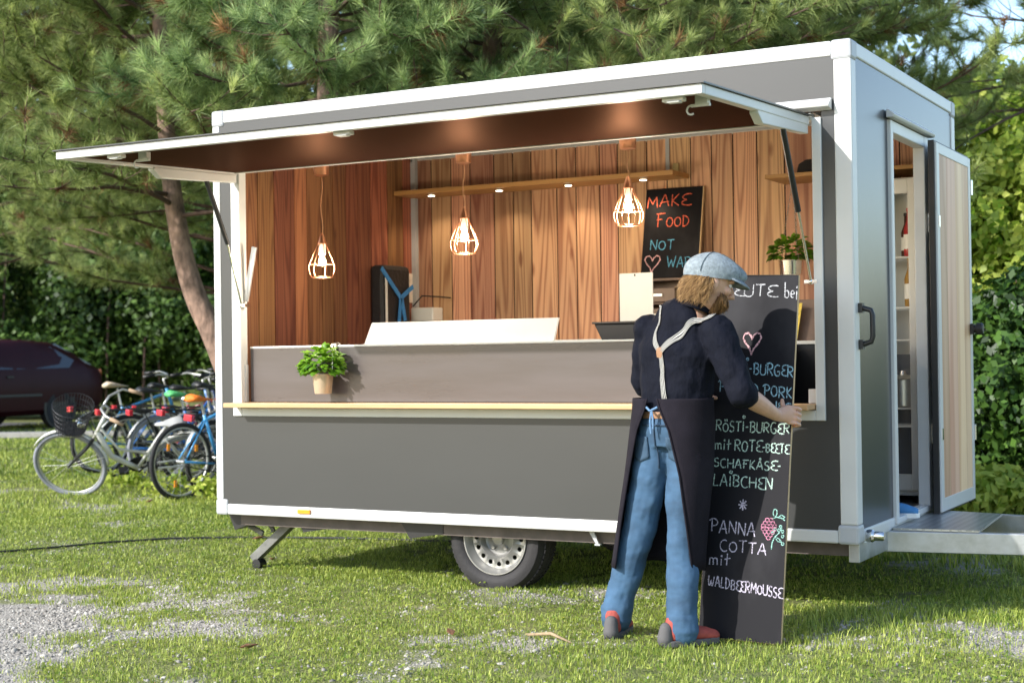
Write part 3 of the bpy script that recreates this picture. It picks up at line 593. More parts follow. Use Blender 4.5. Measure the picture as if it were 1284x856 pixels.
def text_strokes(t,x0,y0,x1,y1,h,r,gap=.14):
    wd=[FONT[c][0] for c in t]; tot=sum(wd)+gap*(len(t)-1); sx=math.hypot(x1-x0,y1-y0)/tot; dx,dy=(x1-x0),(y1-y0); l=math.hypot(dx,dy); dx/=l; dy/=l
    out=[]; x=0
    for c,w_ in zip(t,wd):
        jy=r.uniform(-.05,.05); js=r.uniform(.93,1.07)
        for pl in FONT[c][1]:
            out.append([(x0+dx*(x+p[0])*sx-dy*0,y0+dy*(x+p[0])*sx+(p[1]*js+jy)*h) for p in pl])
        x+=w_+gap
    return out
def ribbon(mb,strokes,O,eu,ev,n_,wd,r,off=.0012):
    for s in strokes:
        pts=[]
        for a,b in zip(s[:-1],s[1:]):        # resample with a slight hand wobble
            k=max(1,int(math.hypot(b[0]-a[0],b[1]-a[1])/.006))
            pts+=[(a[0]+(b[0]-a[0])*i/k,a[1]+(b[1]-a[1])*i/k) for i in range(k)]
        pts.append(s[-1]); N=len(pts)
        if N<2: continue
        vs=[]
        for i,p in enumerate(pts):
            a=pts[max(i-1,0)]; b=pts[min(i+1,N-1)]; dx,dy=b[0]-a[0],b[1]-a[1]; l=math.hypot(dx,dy) or 1
            ww=wd*.5*r.uniform(.65,1.25); nx_,ny_=-dy/l*ww,dx/l*ww
            for sg in (1,-1):
                q_=O+eu*(p[0]+nx_*sg)+ev*(p[1]+ny_*sg)+n_*off; vs.append(q_)
        mb.add(vs,[(2*i,2*i+1,2*i+3,2*i+2) for i in range(N-1)])
def heart(cx,cy,w_,h_):
    a=[(0,-.5),(-.12,-.18),(-.38,.08),(-.5,.28),(-.42,.46),(-.22,.5),(-.06,.36),(0,.2),(.08,.38),(.26,.5),(.45,.44),(.5,.26),(.36,.04),(.12,-.2),(.02,-.36),(.0,-.5)]
    return [(cx+p[0]*w_,cy+p[1]*h_) for p in a]
rt=random.Random(21)
# tall menu board, leaning towards the trailer
BO=V((3.218,-.69,0)); beu=V((.9999,.0137,0)); bev_=V((-.00255,.18686,.98238)); bn=beu.cross(bev_).normalized()
MB_=thing('menu_board','tall black chalkboard menu with handwritten dishes, held upright by the man','menu board',tuple(BO+beu*.183))
def bp(u,v,n): return BO+beu*u+bev_*v+bn*n
q=MB(); W0=.366; H0=1.585; q.hexa([bp(0,0.01,-.009),bp(0,.01,.009),bp(W0,0,.009),bp(W0,0,-.009),bp(.012,H0+.012,-.009),bp(.012,H0+.012,.009),bp(W0+.012,H0,.009),bp(W0+.012,H0,-.009)])
q.f.pop(); q.m.pop(); q.t.pop(); q.f=q.f[:]; q.add([],[])
q=MB(); q.hexa([bp(0,.01,-.009),bp(W0,0,-.009),bp(W0,0,.0085),bp(0,.01,.0085),bp(.012,H0+.012,-.009),bp(W0+.012,H0,-.009),bp(W0+.012,H0,.0085),bp(.012,H0+.012,.0085)])
q.build('panel',M_boardedge,MB_)
q=MB(); q.hexa([bp(.001,.011,.0085),bp(W0-.001,.001,.0085),bp(W0-.001,.001,.0105),bp(.001,.011,.0105),bp(.013,H0+.011,.0085),bp(W0+.011,H0-.001,.0085),bp(W0+.011,H0-.001,.0105),bp(.013,H0+.011,.0105)])
q.build('writing_surface',M_board,MB_)
LINES=[(C_white,[('HEUTE',.03,1.502,.274,1.488,.053),('bei',.318,1.481,.376,1.472,.066)]),
 (C_blue,[('RÖSTj-BURGER',.035,1.155,.372,1.133,.05),('PULLED PORK',.04,1.071,.37,1.039,.05),('IEIE',.30,.994,.362,.987,.031)]),
 (C_green,[('RÖSTj-BURGER',.023,.897,.366,.886,.046),('mit',.023,.816,.108,.812,.048),('ROTE-',.123,.809,.264,.806,.05),('BEETE',.264,.806,.365,.8,.038),('SCHAFKÄSE-',.029,.739,.335,.726,.038),('LAjBCHEN',.026,.659,.301,.644,.048)]),
 (C_lilac,[('PANNA',.032,.458,.233,.442,.055),('COTTA',.078,.376,.286,.367,.048),('mit',.024,.315,.13,.313,.05),('wALDBEERMOUSSE',.023,.228,.362,.191,.043)])]
for m_,ls in LINES:
    for l in ls:
        l=(l[0],max(l[1],.033))+tuple(l[2:]); q=MB(); ribbon(q,text_strokes(*l,rt),BO,beu,bev_,bn,.0052,rt,.0125); q.build('chalk_writing',m_,MB_)
q=MB()
for k in range(4):
    a=PI*k/4; ribbon(q,[[(.173-.02*math.cos(a),.577-.024*math.sin(a)),(.173+.02*math.cos(a),.577+.024*math.sin(a))]],BO,beu,bev_,bn,.006,rt,.0125)
q.build('chalk_star',C_lilac,MB_)
q=MB(); ribbon(q,[heart(.18,1.28,.082,.1)],BO,beu,bev_,bn,.0075,rt,.0125); q.build('chalk_heart',C_pink,MB_)
q=MB()
for (iy,n_) in ((0,2),(1,3),(2,4),(3,4),(4,3),(5,2),(6,1)):
    for ix in range(n_): ribbon(q,[arc(.293+(ix-(n_-1)/2)*.0165,.516-iy*.0125,.009,.0085,0,340,7)],BO,beu,bev_,bn,.0042,rt,.0125)
q.build('chalk_berry',C_rasp,MB_)
q=MB(); ribbon(q,[[(.305,.522),(.325,.53),(.345,.527),(.362,.517)],arc(.318,.548,.009,.016,-90,240,8),[(.335,.53),(.345,.54),(.362,.532),(.35,.522)],
  [(.308,.392),(.310,.42),(.32,.445),(.338,.462),(.352,.488)],[(.32,.445),(.34,.44),(.352,.425),(.335,.428),(.325,.44)]]+[arc(a,b,.006,.006,0,330,6) for a,b in ((.312,.462),(.322,.478),(.354,.47),(.345,.49),(.355,.45),(.338,.475),(.357,.418))],BO,beu,bev_,bn,.0042,rt,.0125); q.build('chalk_leaf',C_leaf,MB_)
# small wall chalkboard
SO=V((1.818,1.93,1.725)); seu=V((1,0,0)); sev=V((0,.2029,.9792)); sn=seu.cross(sev)
SB=thing('chalkboard','small black chalkboard reading MAKE FOOD NOT WAR in red and blue chalk','chalkboard',tuple(SO))
def sp(u,v,n): return SO+seu*u+sev*v+sn*n
q=MB(); q.hexa([sp(0,-.03,-.008),sp(.383,-.03,-.008),sp(.383,-.03,.008),sp(0,-.03,.008),sp(0,.548,-.008),sp(.383,.548,-.008),sp(.383,.548,.008),sp(0,.548,.008)]); q.build('panel',M_board,SB)
q=MB(); q.hexa([sp(.383,-.03,-.008),sp(.390,-.03,-.008),sp(.390,-.03,.009),sp(.383,-.03,.009),sp(.383,.548,-.008),sp(.390,.548,-.008),sp(.390,.548,.009),sp(.383,.548,.009)]); q.build('edge',M_boardedge,SB)
for m_,ls in ((C_red,[('MAKE',.014,.425,.292,.433,.076),('F',.083,.302,.135,.300,.083),('OOD',.151,.298,.304,.294,.068)]),(C_sky,[('NOT',.052,.154,.212,.15,.067),('WAR',.174,.034,.334,.03,.067)])):
    for l in ls:
        q=MB(); ribbon(q,text_strokes(*l,rt),SO,seu,sev,sn,.0065,rt,.0095); q.build('chalk_writing',m_,SB)
q=MB(); ribbon(q,[heart(.074,.055,.104,.115)],SO,seu,sev,sn,.0075,rt,.0095); q.build('chalk_heart',C_pink,SB)

# ------------------------------------------------------------------ plants in pots, small things inside
def basil_leaves(mb,c,rx,ry,rz,n,r,lo=.025,hi=.05):
    c=V(c)
    for _ in range(n):
        th=r.uniform(0,2*PI); ph=math.acos(r.uniform(-.35,1)); rad=r.uniform(.55,1)**.5
        d=V((math.sin(ph)*math.cos(th),math.sin(ph)*math.sin(th),math.cos(ph))); p=c+V((d.x*rx,d.y*ry,d.z*rz))*rad
        ax=(V((d.x,d.y,d.z*.5))+V((r.uniform(-.4,.4),r.uniform(-.4,.4),r.uniform(-.5,.2)))).normalized(); sd=ax.cross(V((0,0,1)))
        sd=(sd.normalized() if sd.length>.1 else V((1,0,0))); up=sd.cross(ax); l=r.uniform(lo,hi); w_=l*.36
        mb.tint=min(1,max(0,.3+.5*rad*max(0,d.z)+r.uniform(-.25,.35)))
        P_=[p,p+ax*l*.3+sd*w_-up*l*.05,p+ax*l*.3+up*l*.1,p+ax*l*.3-sd*w_-up*l*.05,p+ax*l*.7+sd*w_*.8-up*l*.1,p+ax*l*.7+up*l*.08,p+ax*l*.7-sd*w_*.8-up*l*.1,p+ax*l-up*l*.22]
        mb.add(P_,[(0,1,2),(0,2,3),(1,4,5,2),(2,5,6,3),(4,7,5),(5,7,6)])
rb=random.Random(8)
t=thing('potted_basil','potted basil in a tan tin pot hung on the front of the serving flap','potted herb',(.772,-.02,1.03))
q=MB(); basil_leaves(q,(.775,-.03,1.185),.105,.075,.10,230,rb,.03,.06); basil_leaves(q,(.69,-.05,1.165),.05,.03,.03,24,rb,.03,.055); q.build('foliage',M_basil,t,smooth=True)
q=MB(); q.lathe([(.044,0),(.046,.004),(.058,.1),(.061,.102),(.061,.108),(.056,.108),(.054,.1)],(.772,-.02,1.032),(0,0,1),28); po=q.build('pot',mat('tan_tin_pot',(.62,.47,.32),.35,.3,var=(20,.08)),t,auto=True)
q=MB(); q.lathe([(.001,.098),(.055,.098)],(.772,-.02,1.032),(0,0,1),20,cap=False); q.build('soil',M_soil,po)
q=MB(); q.tube([(.80,.03,1.14),(.80,.035,1.27),(.80,.05,1.303),(.80,.09,1.31),(.80,.11,1.30)],.004,6); q.box(.785,.815,.045,.056,1.255,1.305); q.build('hanger',M_chrome,t)
t=thing('hanging_planter','basil in a small silver pot hanging on chains under the right shelf','hanging plant',(2.86,1.72,2.2))
q=MB(); basil_leaves(q,(2.86,1.72,1.80),.11,.09,.085,200,rb,.03,.06); q.build('foliage',M_basil,t,smooth=True)
q=MB(); q.lathe([(.06,0),(.064,.004),(.07,.085),(.073,.088),(.066,.088),(.064,.07)],(2.86,1.72,1.668),(0,0,1),26); po=q.build('pot',M_chrome,t,auto=True)
for k,(dx,dy) in enumerate(((-.065,0),(.03,.05),(.05,-.03))):
    q=MB(); a=V((2.87,1.75,2.238)); b=V((2.86+dx,1.72+dy,1.75)); n=26
    for i in range(n):
        p0=a.lerp(b,i/n); p1=a.lerp(b,(i+1.25)/n); s=V((.006,0,0)) if i%2 else V((0,.006,0)); q.tube([p0,(p0+p1)/2+s,p1,(p0+p1)/2-s],.0016,4,closed=True)
    q.build('chain',M_chrome,t)
t=thing('corner_shelf','short wooden shelf at the right end of the rear wall','shelf',(3.0,2.06,2.25))
q=MB(); q.box(2.715,3.6,1.70,2.064,2.238,2.262); q.build('board',M_shelfw,t,bev=.003)
q=MB(); q.box(3.3,3.33,1.9,2.064,2.12,2.238); q.build('bracket',M_alug,t)
t=thing('black_hat','soft black hat lying on the short right shelf','hat',(2.98,1.86,2.263))
q=MB(); q.lathe([(.001,.085),(.07,.082),(.105,.06),(.115,.02),(.118,.004),(.15,.0),(.001,.0)],(2.98,1.86,2.264),(0,0,1),24,cap=False); q.build('crown',mat('black_felt',(.015,.013,.014),.9),t,smooth=True)
# black bag with blue straps on the side wall
t=thing('black_bag','black case with crossed blue straps hanging on the dark red side wall','bag',(.13,1.66,1.45))
q=MB(); q.box(.055,.17,1.50,1.83,1.38,1.835); q.build('case',mat('black_nylon',(.012,.011,.012),.6,bump=(40,.3)),t,bev=.03)
q=MB(); q.box(.171,.176,1.515,1.535,1.36,1.78); q.build('white_trim',M_white,t)
M_strap=mat('blue_webbing',(.03,.2,.5),.6,var=(80,.3))
q=MB()
for a,b in (((.18,1.46,1.81),(.185,1.68,1.62)),((.18,1.84,1.70),(.185,1.68,1.62)),((.185,1.68,1.62),(.185,1.655,1.46)),((.185,1.69,1.62),(.185,1.73,1.47))): q.beam(a,b,.005,.032,up=(0,.7,.7) if abs(a[1]-b[1])>.1 else (0,1,0))
q.build('strap',M_strap,t)
q=MB()
for y in (1.655,1.73): q.tube([(.185,y,1.46),(.19,y,1.43),(.185,y+.015,1.42)],.006,6)
q.build('clip',M_chrome,t)
q=MB(); q.box(.052,.056,1.88,2.03,1.60,1.80); o=tag(q.build('paper_notice',mat('printed_paper',(.72,.62,.52),.8,var=(60,.18),stretch=(1,.3,2))),'sheet of printed paper pinned beside the black strapped case','notice')
t=thing('towel_dispenser','grey paper towel dispenser with wire arm in the rear corner','dispenser',(.25,1.98,1.4))
q=MB(); q.box(.10,.28,1.93,2.06,1.47,1.56); q.build('housing',M_white,t,bev=.008); q=MB(); q.box(.12,.26,1.95,2.05,1.36,1.47); q.build('reservoir',mat('grey_plastic',(.35,.36,.38),.4),t,bev=.006)
q=MB(); q.tube([(.12,1.93,1.57),(.2,1.92,1.64),(.33,1.93,1.63),(.42,1.93,1.62)],.005,6); q.build('wire_arm',M_black,t)
# till side: upright white sheet, black till, drawer cabinet
q=MB(); q.box(2.005,2.215,1.19,1.198,1.41,1.69); q.cur=1; q.box(2.1,2.108,1.184,1.19,1.672,1.684); tag(q.build('white_sign',[M_white,M_black],bev=.002),'blank white board standing upright behind the man','sign board')
t=thing('cash_till','black till with angled front standing left of the man on the counter','till',(2.1,1.0,1.297))
q=MB(); q.prism([(.0,.10),(.05,-.0),(.55,0),(.55,.10)],(1.94,.98,1.297),(1,0,0),(0,0,1),(0,.2,0)); q.build('body',M_black,t,bev=.005)
q=MB(); q.box(1.935,2.5,.96,1.20,1.397,1.409); q.build('tray',mat('dark_tray',(.03,.028,.028),.35),t,bev=.003)
t=thing('drawer_cabinet','brown open cabinet with drawers under the small chalkboard','cabinet',(2.05,1.95,1.3))
M_cab=mat('brown_cabinet',(.16,.10,.07),.5,var=(12,.2))
q=MB(); q.box(1.82,1.835,1.86,2.06,1.302,1.69); q.box(2.30,2.315,1.86,2.06,1.302,1.69); q.box(1.82,2.315,1.85,2.06,1.675,1.69); q.box(1.835,2.30,2.04,2.055,1.302,1.675); q.box(1.835,2.3,1.87,2.04,1.53,1.54); q.build('carcass',M_cab,t)
for z in (1.32,1.42,1.545):
    q=MB(); q.box(1.85,2.07,1.862,2.03,z,z+.085); d=q.build('drawer',mat('drawer_front',(.22,.15,.11),.45),t,bev=.003); q=MB(); q.box(1.93,1.99,1.85,1.863,z+.035,z+.05); q.build('handle',M_steel,d)
for x in (2.11,2.17,2.235):
    q=MB(); q.lathe([(.02,0),(.022,.004),(.022,.08),(.012,.095),(.012,.11)],(x,1.92,1.545),(0,0,1),12); tag(q.build('spice_jar',mat('jar_glass',(.4,.3,.2),.2)),'small spice jar on the shelf of the brown cabinet','jar','spice jars in the cabinet')
# right end, beside the hatch jamb
t=thing('end_cabinet','white shelf unit just inside the right edge of the hatch','shelf unit',(3.3,.7,.41))
q=MB(); q.box(2.95,3.5,.76,1.2,1.262,1.28); q.build('top',M_white,t,bev=.002); q=MB(); q.box(2.95,3.5,.78,1.2,.379,1.262); q.build('carcass',M_black,t)  # carcass made black to paint in the shaded interior below the white top
q=MB(); q.hexa([(3.02,.95,1.281),(3.3,.95,1.281),(3.3,.98,1.281),(3.02,.98,1.281),(3.10,1.0,1.50),(3.36,1.0,1.50),(3.36,1.03,1.50),(3.10,1.03,1.50)]); tag(q.build('wooden_tray',M_cab,bev=.003),'brown wooden tray leaning behind the tall menu board','tray')
q=MB(); q.hexa([(3.05,.90,1.281),(3.155,.90,1.281),(3.155,.905,1.281),(3.05,.905,1.281),(3.07,.94,1.48),(3.175,.94,1.48),(3.175,.945,1.48),(3.07,.945,1.48)]); tag(q.build('yellow_leaflet',mat('yellow_print',(.75,.55,.08),.6,var=(40,.35))),'yellow printed leaflet propped beside the wooden tray','leaflet')
# fridge with open white frame seen through the side door
t=thing('fridge','tall white fridge with wire shelves seen through the side door','fridge',(3.3,1.85,.41))
q=MB(); q.box(3.16,3.19,1.62,2.06,.44,2.17); q.box(3.6,3.64,1.62,2.06,.44,2.17); q.box(3.19,3.6,2.03,2.06,.44,2.17); q.box(3.16,3.64,1.62,2.06,2.13,2.18); q.box(3.16,3.64,1.62,2.06,.42,.50); q.build('cabinet',M_white,t,bev=.004)
q=MB(); q.box(3.575,3.64,1.585,1.62,.45,2.17); q.box(3.16,3.24,1.585,1.62,.45,2.17); q.box(3.24,3.575,1.585,1.62,2.09,2.17); q.box(3.24,3.575,1.585,1.62,.45,.54); q.build('door_frame',M_white,t,bev=.004)
q=MB(); q.box(3.20,3.59,2.0,2.028,.5,1.2); q.build('inner_panel',mat('grey_liner',(.2,.21,.23),.4),t)
for z in (.80,.90,1.28,1.46,1.74):
    q=MB()
    for k in range(7): q.tube([(3.19,1.66+k*.05,z),(3.6,1.66+k*.05,z)],.003,5)
    q.tube([(3.19,1.645,z),(3.6,1.645,z)],.006,6); q.build('wire_shelf',M_white,t)
q=MB()
for x in (3.20,3.59): q.lathe([(.02,0),(.02,.042)],(x,1.66,.379),(0,0,1),8)
q.build('foot',M_black,t)
def bottle(x,y,z,h,m_,label,capm):
    b=thing('bottle',label,'bottle',(x,y,z)); q=MB(); q.lathe([(.001,0),(.03,.0),(.032,.01),(.032,h*.55),(.014,h*.75),(.013,h*.95)],(x,y,z),(0,0,1),18,cap=False); q.build('glass',m_,b,auto=True); q=MB(); q.lathe([(.0155,h*.93),(.0155,h),(.001,h)],(x,y,z),(0,0,1),12,cap=False); q.build('cap',capm,b)
    q=MB(); q.lathe([(.0326,h*.15),(.0326,h*.45)],(x,y,z),(0,0,1),18,cap=False); q.build('label_paper',M_white,b)
bottle(3.555,1.70,1.748,.27,mat('red_sauce',(.35,.02,.02),.15),'red sauce bottle on the upper fridge shelf',mat('red_cap',(.5,.03,.03),.4))
bottle(3.52,1.78,1.748,.25,mat('dark_bottle',(.06,.02,.01),.1),'dark bottle behind the red sauce bottle in the fridge',M_black)
bottle(3.555,1.70,1.468,.28,mat('amber_bottle',(.35,.2,.05),.12),'amber bottle on the lower fridge shelf',mat('gold_cap',(.6,.4,.1),.35,.6))
t=thing('cooking_pot','steel cooking pot standing low in the fridge','pot',(3.48,1.82,.908)); q=MB(); q.lathe([(.1,0),(.105,.005),(.105,.15),(.109,.152),(.103,.155),(.1,.15)],(3.48,1.80,.908),(0,0,1),26); q.build('body',M_steel,t,auto=True)
q=MB(); q.lathe([(.107,.156),(.09,.17),(.02,.178),(.015,.2),(.001,.2)],(3.48,1.80,.908),(0,0,1),24,cap=False); q.build('lid',M_steel,t,auto=True)

# ------------------------------------------------------------------ people
M_skin=mat('skin',(.55,.32,.22),.5,var=(25,.08),bump=(60,.06)); M_skin.node_tree.nodes['Principled BSDF'].inputs['Subsurface Weight'].default_value=.08
M_shirt=mat('dark_navy_shirt',(.0055,.0065,.0125),.85,var=(12,.2),bump=(11,.9),stretch=(1.5,1.5,.8),spec=.14)
M_jeans=mat('blue_denim',(.038,.088,.158),.85,var=(4.5,.45),bump=(7,.3),stretch=(1,1,1.7))
M_apron=mat('dark_apron_cloth',(.013,.011,.016),.9,var=(9,.25),bump=(240,.2),spec=.15)
M_cap=mat('grey_blue_cap_cloth',(.24,.285,.315),.9,var=(70,.3),bump=(260,.5))
M_hair=leafmat('light_brown_hair','#5a3c20','#d2aa74',.4,.2)
M_beard=leafmat('brown_beard','#4a2e1a','#b58a58',.6,.1)
M_strp=leafmat('striped_webbing','#0c0d11','#b4b2ab',.7,0)
M_tan=mat('tan_leather',(.32,.17,.09),.55)
M_redshoe=mat('red_suede',(.33,.06,.045),.8,var=(30,.2)); M_greysole=mat('grey_rubber',(.09,.085,.085),.8); M_eye=mat('eye_white',(.7,.68,.65),.2)
def limb(mb,pts,rads,flat=None,side=None,n=16):
    # resample smoothly (Catmull-Rom)
    P_=[V(p) for p in pts]; k=len(P_); out=[];ro=[];fo=[]; fl=flat or [1]*k
    for i in range(k-1):
        a=P_[max(i-1,0)];b=P_[i];c=P_[i+1];d=P_[min(i+2,k-1)]
        for j in range(5):
            t=j/5; out.append(.5*((2*b)+(c-a)*t+(2*a-5*b+4*c-d)*t*t+(3*b-a-3*c+d)*t**3)); s=t*t*(3-2*t); ro.append(rads[i]*(1-s)+rads[i+1]*s); fo.append(fl[i]*(1-s)+fl[i+1]*s)
    out.append(P_[-1]); ro.append(rads[-1]); fo.append(fl[-1])
    mb.tube(out,ro,n,flat=fo,side=side)
    if flat is None: mb.ball(P_[0],rads[0]); mb.ball(P_[-1],rads[-1])
def hand(mb,wrist,palm,across,fingers,thumb,fr=.0088):
    """palm centre, unit vector across the knuckles, four finger paths and a thumb path"""
    wrist=V(wrist); palm=V(palm); ax=V(across).normalized(); d=(palm-wrist).normalized()
    limb(mb,[wrist,wrist.lerp(palm,.55),palm,palm+d*.03],[.027,.032,.041,.036],[.75,.6,.5,.45],side=ax)
    for k,pth in enumerate(fingers):
        f=fr*(.97,1.04,1,.86)[k]; mb.tube([V(p) for p in pth],[f*1.12]+[f]*(len(pth)-2)+[f*.8],10); mb.ball(pth[-1],f*.82,n=8)
        for p in pth[1:-1]: mb.ball(p,f*1.06,n=8)
    mb.tube([V(p) for p in thumb],[.0135,.012,.0105,.0085][:len(thumb)],10); mb.ball(thumb[-1],.0088,n=8)
def head(mb,c,f,rt_,u):
    rot=Matrix((rt_,f,u)).transposed(); c=V(c)
    mb.ball(c+u*.012-f*.012,.077,.096,.103,18,rot); mb.ball(c-u*.045+f*.022,.058,.07,.07,14,rot); mb.ball(c-u*.085+f*.052,.033,.03,.028,12,rot)
    mb.tube([c+f*.082+u*.022,c+f*.104-u*.012,c+f*.112-u*.022,c+f*.092-u*.032],[.008,.012,.014,.01],10)      # nose
    for s in (-1,1):
        mb.ball(c+f*.098-u*.026+rt_*s*.011,.008,n=8); mb.ball(c+rt_*s*.077-f*.008-u*.006,.011,.02,.031,10,rot); mb.ball(c+f*.062-u*.012+rt_*s*.04,.026,.024,.022,10,rot)
        mb.ball(c+f*.074+u*.032+rt_*s*.03,.028,.014,.009,10,rot)
    mb.ball(c+f*.088-u*.053,.022,.01,.006,10,rot); mb.ball(c+f*.086-u*.066,.02,.01,.007,10,rot)

def person(label,J,loc,face,shirt,trouser,shoe,sole,hands,spineflat=.68,hairm=M_hair,full=True):
    """J joints in world space; returns the person's body object"""
    f,rt_,u=face; S=V(J['across'])
    q=MB()
    limb(q,[J['pelvis'],J['waist'],J['chest'],J['shoulders'],J['neck']],[.135,.125,.15,.13,.05],[.7,.7,.68,.6,1],side=S)
    limb(q,[J['neck'],V(J['neck']).lerp(J['head'],.5),V(J['head'])-u*.03],[.055,.052,.055])
    head(q,J['head'],f,rt_,u)
    for s in 'LR':
        limb(q,[J['sh'+s],V(J['sh'+s]).lerp(J['el'+s],.45),J['el'+s]],[.045,.042,.036]); limb(q,[J['el'+s],V(J['el'+s]).lerp(J['wr'+s],.35),J['wr'+s]],[.037,.041,.0265])
        hand(q,J['wr'+s],*hands[s])
        limb(q,[J['hip'+s],V(J['hip'+s]).lerp(J['kn'+s],.5),J['kn'+s]],[.08,.068,.05]); limb(q,[J['kn'+s],V(J['kn'+s]).lerp(J['an'+s],.3),J['an'+s]],[.05,.05,.033]); limb(q,[J['an'+s],V(J['an'+s])+V(J['toe'+s])*.07-V((0,0,.05))],[.034,.022])
    o=tag(q.build('person',M_skin,org=loc,mods=(remesh(.0036,2),)),label,'person')
    q=MB(); 
    for s in (-1,1): q.ball(V(J['head'])+f*.073+u*.014+rt_*s*.031,.0115,n=10)
    q.build('eyes',M_eye,o,smooth=True)
    # shirt
    q=MB(); limb(q,[V(J['waist'])-V((0,0,.05)),J['waist'],V(J['waist']).lerp(J['chest'],.5),J['chest'],J['shoulders'],V(J['neck'])-V((0,0,.03))],[.155,.158,.168,.182,.145,.064],[.76,.76,.74,.72,.66,1],side=S)
    for s in 'LR':
        e=V(J['el'+s]); a=V(J['sh'+s]); w_=V(J['wr'+s]); ce=e.lerp(w_,J.get('cuff',.12))
        limb(q,[a,a.lerp(e,.4),a.lerp(e,.8),e,ce],[.072,.067,.062,.06,.054])
        d=(ce-e).normalized(); q.tube([ce-d*.055,ce-d*.04,ce,ce+d*.012],[.052,.0625,.0625,.052],16)
    sh=q.build('shirt',shirt,o,mods=(remesh(.0065,4,(.10,.024)),))
    q=MB(); nk=V(J['neck']); q.tube([nk+u*-.028,nk+u*.012],[.066,.062],20,cap=False); q.tube([nk+u*.012,nk-u*.03],[.064,.082],20,cap=False)
    cp=nk+f*.06; q.hexa([cp-u*.02-rt_*.05,cp+f*.05-u*.035-rt_*.02,cp+f*.05-u*.03-rt_*.01,cp-u*.01-rt_*.04,cp+u*.02-rt_*.05,cp+f*.05-u*.025-rt_*.02,cp+f*.05-u*.022-rt_*.01,cp+u*.025-rt_*.04])
    q.hexa([cp-u*.02+rt_*.04,cp+f*.05-u*.03+rt_*.01,cp+f*.05-u*.035+rt_*.02,cp-u*.02+rt_*.05,cp+u*.025+rt_*.04,cp+f*.05-u*.022+rt_*.01,cp+f*.05-u*.025+rt_*.02,cp+u*.02+rt_*.05])
    q.build('collar',shirt,o,smooth=True,mods=(solidify(.006),))
    # trousers
    q=MB(); limb(q,[V(J['waist'])-V((0,0,.02)),J['pelvis'],V(J['pelvis'])-V((0,0,.07))],[.145,.158,.135],[.74,.76,.8],side=S)
    for s in 'LR':
        h,k,a=V(J['hip'+s]),V(J['kn'+s]),V(J['an'+s]); limb(q,[h,h.lerp(k,.5),k],[.094,.083,.071]); limb(q,[k,k.lerp(a,.4),k.lerp(a,.85),a-V((0,0,.03))],[.071,.069,.063,.066])
        b=V(J['toe'+s]); 
        q.tube([a+V((0,0,-.035)),a+V((0,0,.03))],[.068,.064],14)
    q.build('trousers',trouser,o,mods=(remesh(.007,3,(.10,.02)),))
    for s in 'LR':
        a=V(J['an'+s]); d=V(J['toe'+s]).normalized(); sd=d.cross(V((0,0,1))); g=J['ground']; h0=a.xy.to_3d()-d*.06
        q=MB(); limb(q,[h0+V((0,0,g+.05)),h0+d*.06+V((0,0,g+.058)),h0+d*.15+V((0,0,g+.045)),h0+d*.205+V((0,0,g+.035)),h0+d*.23+V((0,0,g+.03))],[.033,.038,.041,.038,.022],[1.15,1.05,.75,.62,.7],side=sd)
        limb(q,[h0+d*.02+V((0,0,g+.06)),h0+d*.025+V((0,0,g+.1))],[.036,.04])
        so_=q.build('shoe',shoe,o,mods=(remesh(.005,3),))
        q=MB(); r_=[(-.042,.0),(-.033,.028),(0,.037),(.09,.041),(.165,.045),(.22,.034),(.24,0)]; poly=[(x,y) for x,y in r_]+[(x,-y) for x,y in r_[-2:0:-1]]
        q.prism(poly,h0+V((0,0,g+.001)),d,sd,(0,0,.027)); q.build('sole',sole,so_,bev=.005)
        q=MB(); limb(q,[h0-d*.022+V((0,0,g+.03)),h0-d*.016+V((0,0,g+.075))],[.034,.029]); q.build('heel_counter',sole,so_,mods=(remesh(.004,2),))
    return o,sh
def hairs(mb,c,face,n,r,zone,length,rad,wave=.012):
    f,rt_,u=face; c=V(c)
    for _ in range(n):
        az_,el=zone(r); d=(f*math.cos(az_)*math.cos(el)+rt_*math.sin(az_)*math.cos(el)+u*math.sin(el)); sc=.080+.01*abs(math.cos(az_))
        p=c+V(d)*sc; dr=(d*.42-u*.85+V((r.uniform(-.28,.28),r.uniform(-.28,.28),r.uniform(-.15,.15)))).normalized(); l=r.uniform(*length); ph=r.uniform(0,6); sd=dr.cross(d); sd=sd.normalized() if sd.length>.05 else rt_
        mb.tint=min(1,max(0,r.gauss(.5,.28))); pts=[]
        for k in range(7):
            t=k/6; dd=(dr*(1-t*.5)-u*(t*.6)-f*.0).normalized(); p=p+dd*l/6; pts.append(p+sd*math.sin(ph+t*5)*wave*t+d*math.cos(ph+t*4)*wave*.5*t)
        mb.tube(pts,[rad*1.1,rad*1.3,rad*1.2,rad*1.1,rad,rad*.7,rad*.2],5)
# the man in front
fa=V((.70,.62,-.34)).normalized(); ra=fa.cross(V((.03,-.02,1))).normalized(); ua=ra.cross(fa).normalized(); FACE=(fa,ra,ua)
HD=V((3.338,-.80,1.515))
J=dict(pelvis=(3.155,-.80,.90),waist=(3.17,-.80,1.02),chest=(3.19,-.80,1.23),shoulders=(3.225,-.80,1.35),neck=(3.275,-.79,1.43),head=HD,
 shL=(3.045,-.77,1.325),shR=(3.375,-.84,1.315),elL=(2.995,-.73,1.10),elR=(3.492,-.86,1.058),wrL=(3.15,-.575,1.035),wrR=(3.552,-.612,.957),
 hipL=(3.085,-.80,.86),hipR=(3.235,-.80,.86),knL=(2.995,-.80,.48),knR=(3.205,-.82,.48),anL=(2.878,-.80,.105),anR=(3.215,-.87,.095),toeL=(-.15,.98,0),toeR=(.62,.78,0),across=(.98,-.12,0),ground=.0,cuff=.13)
def brd(u,v,n): return tuple(bp(u,v,n))
vR=[.995,.972,.95,.929]
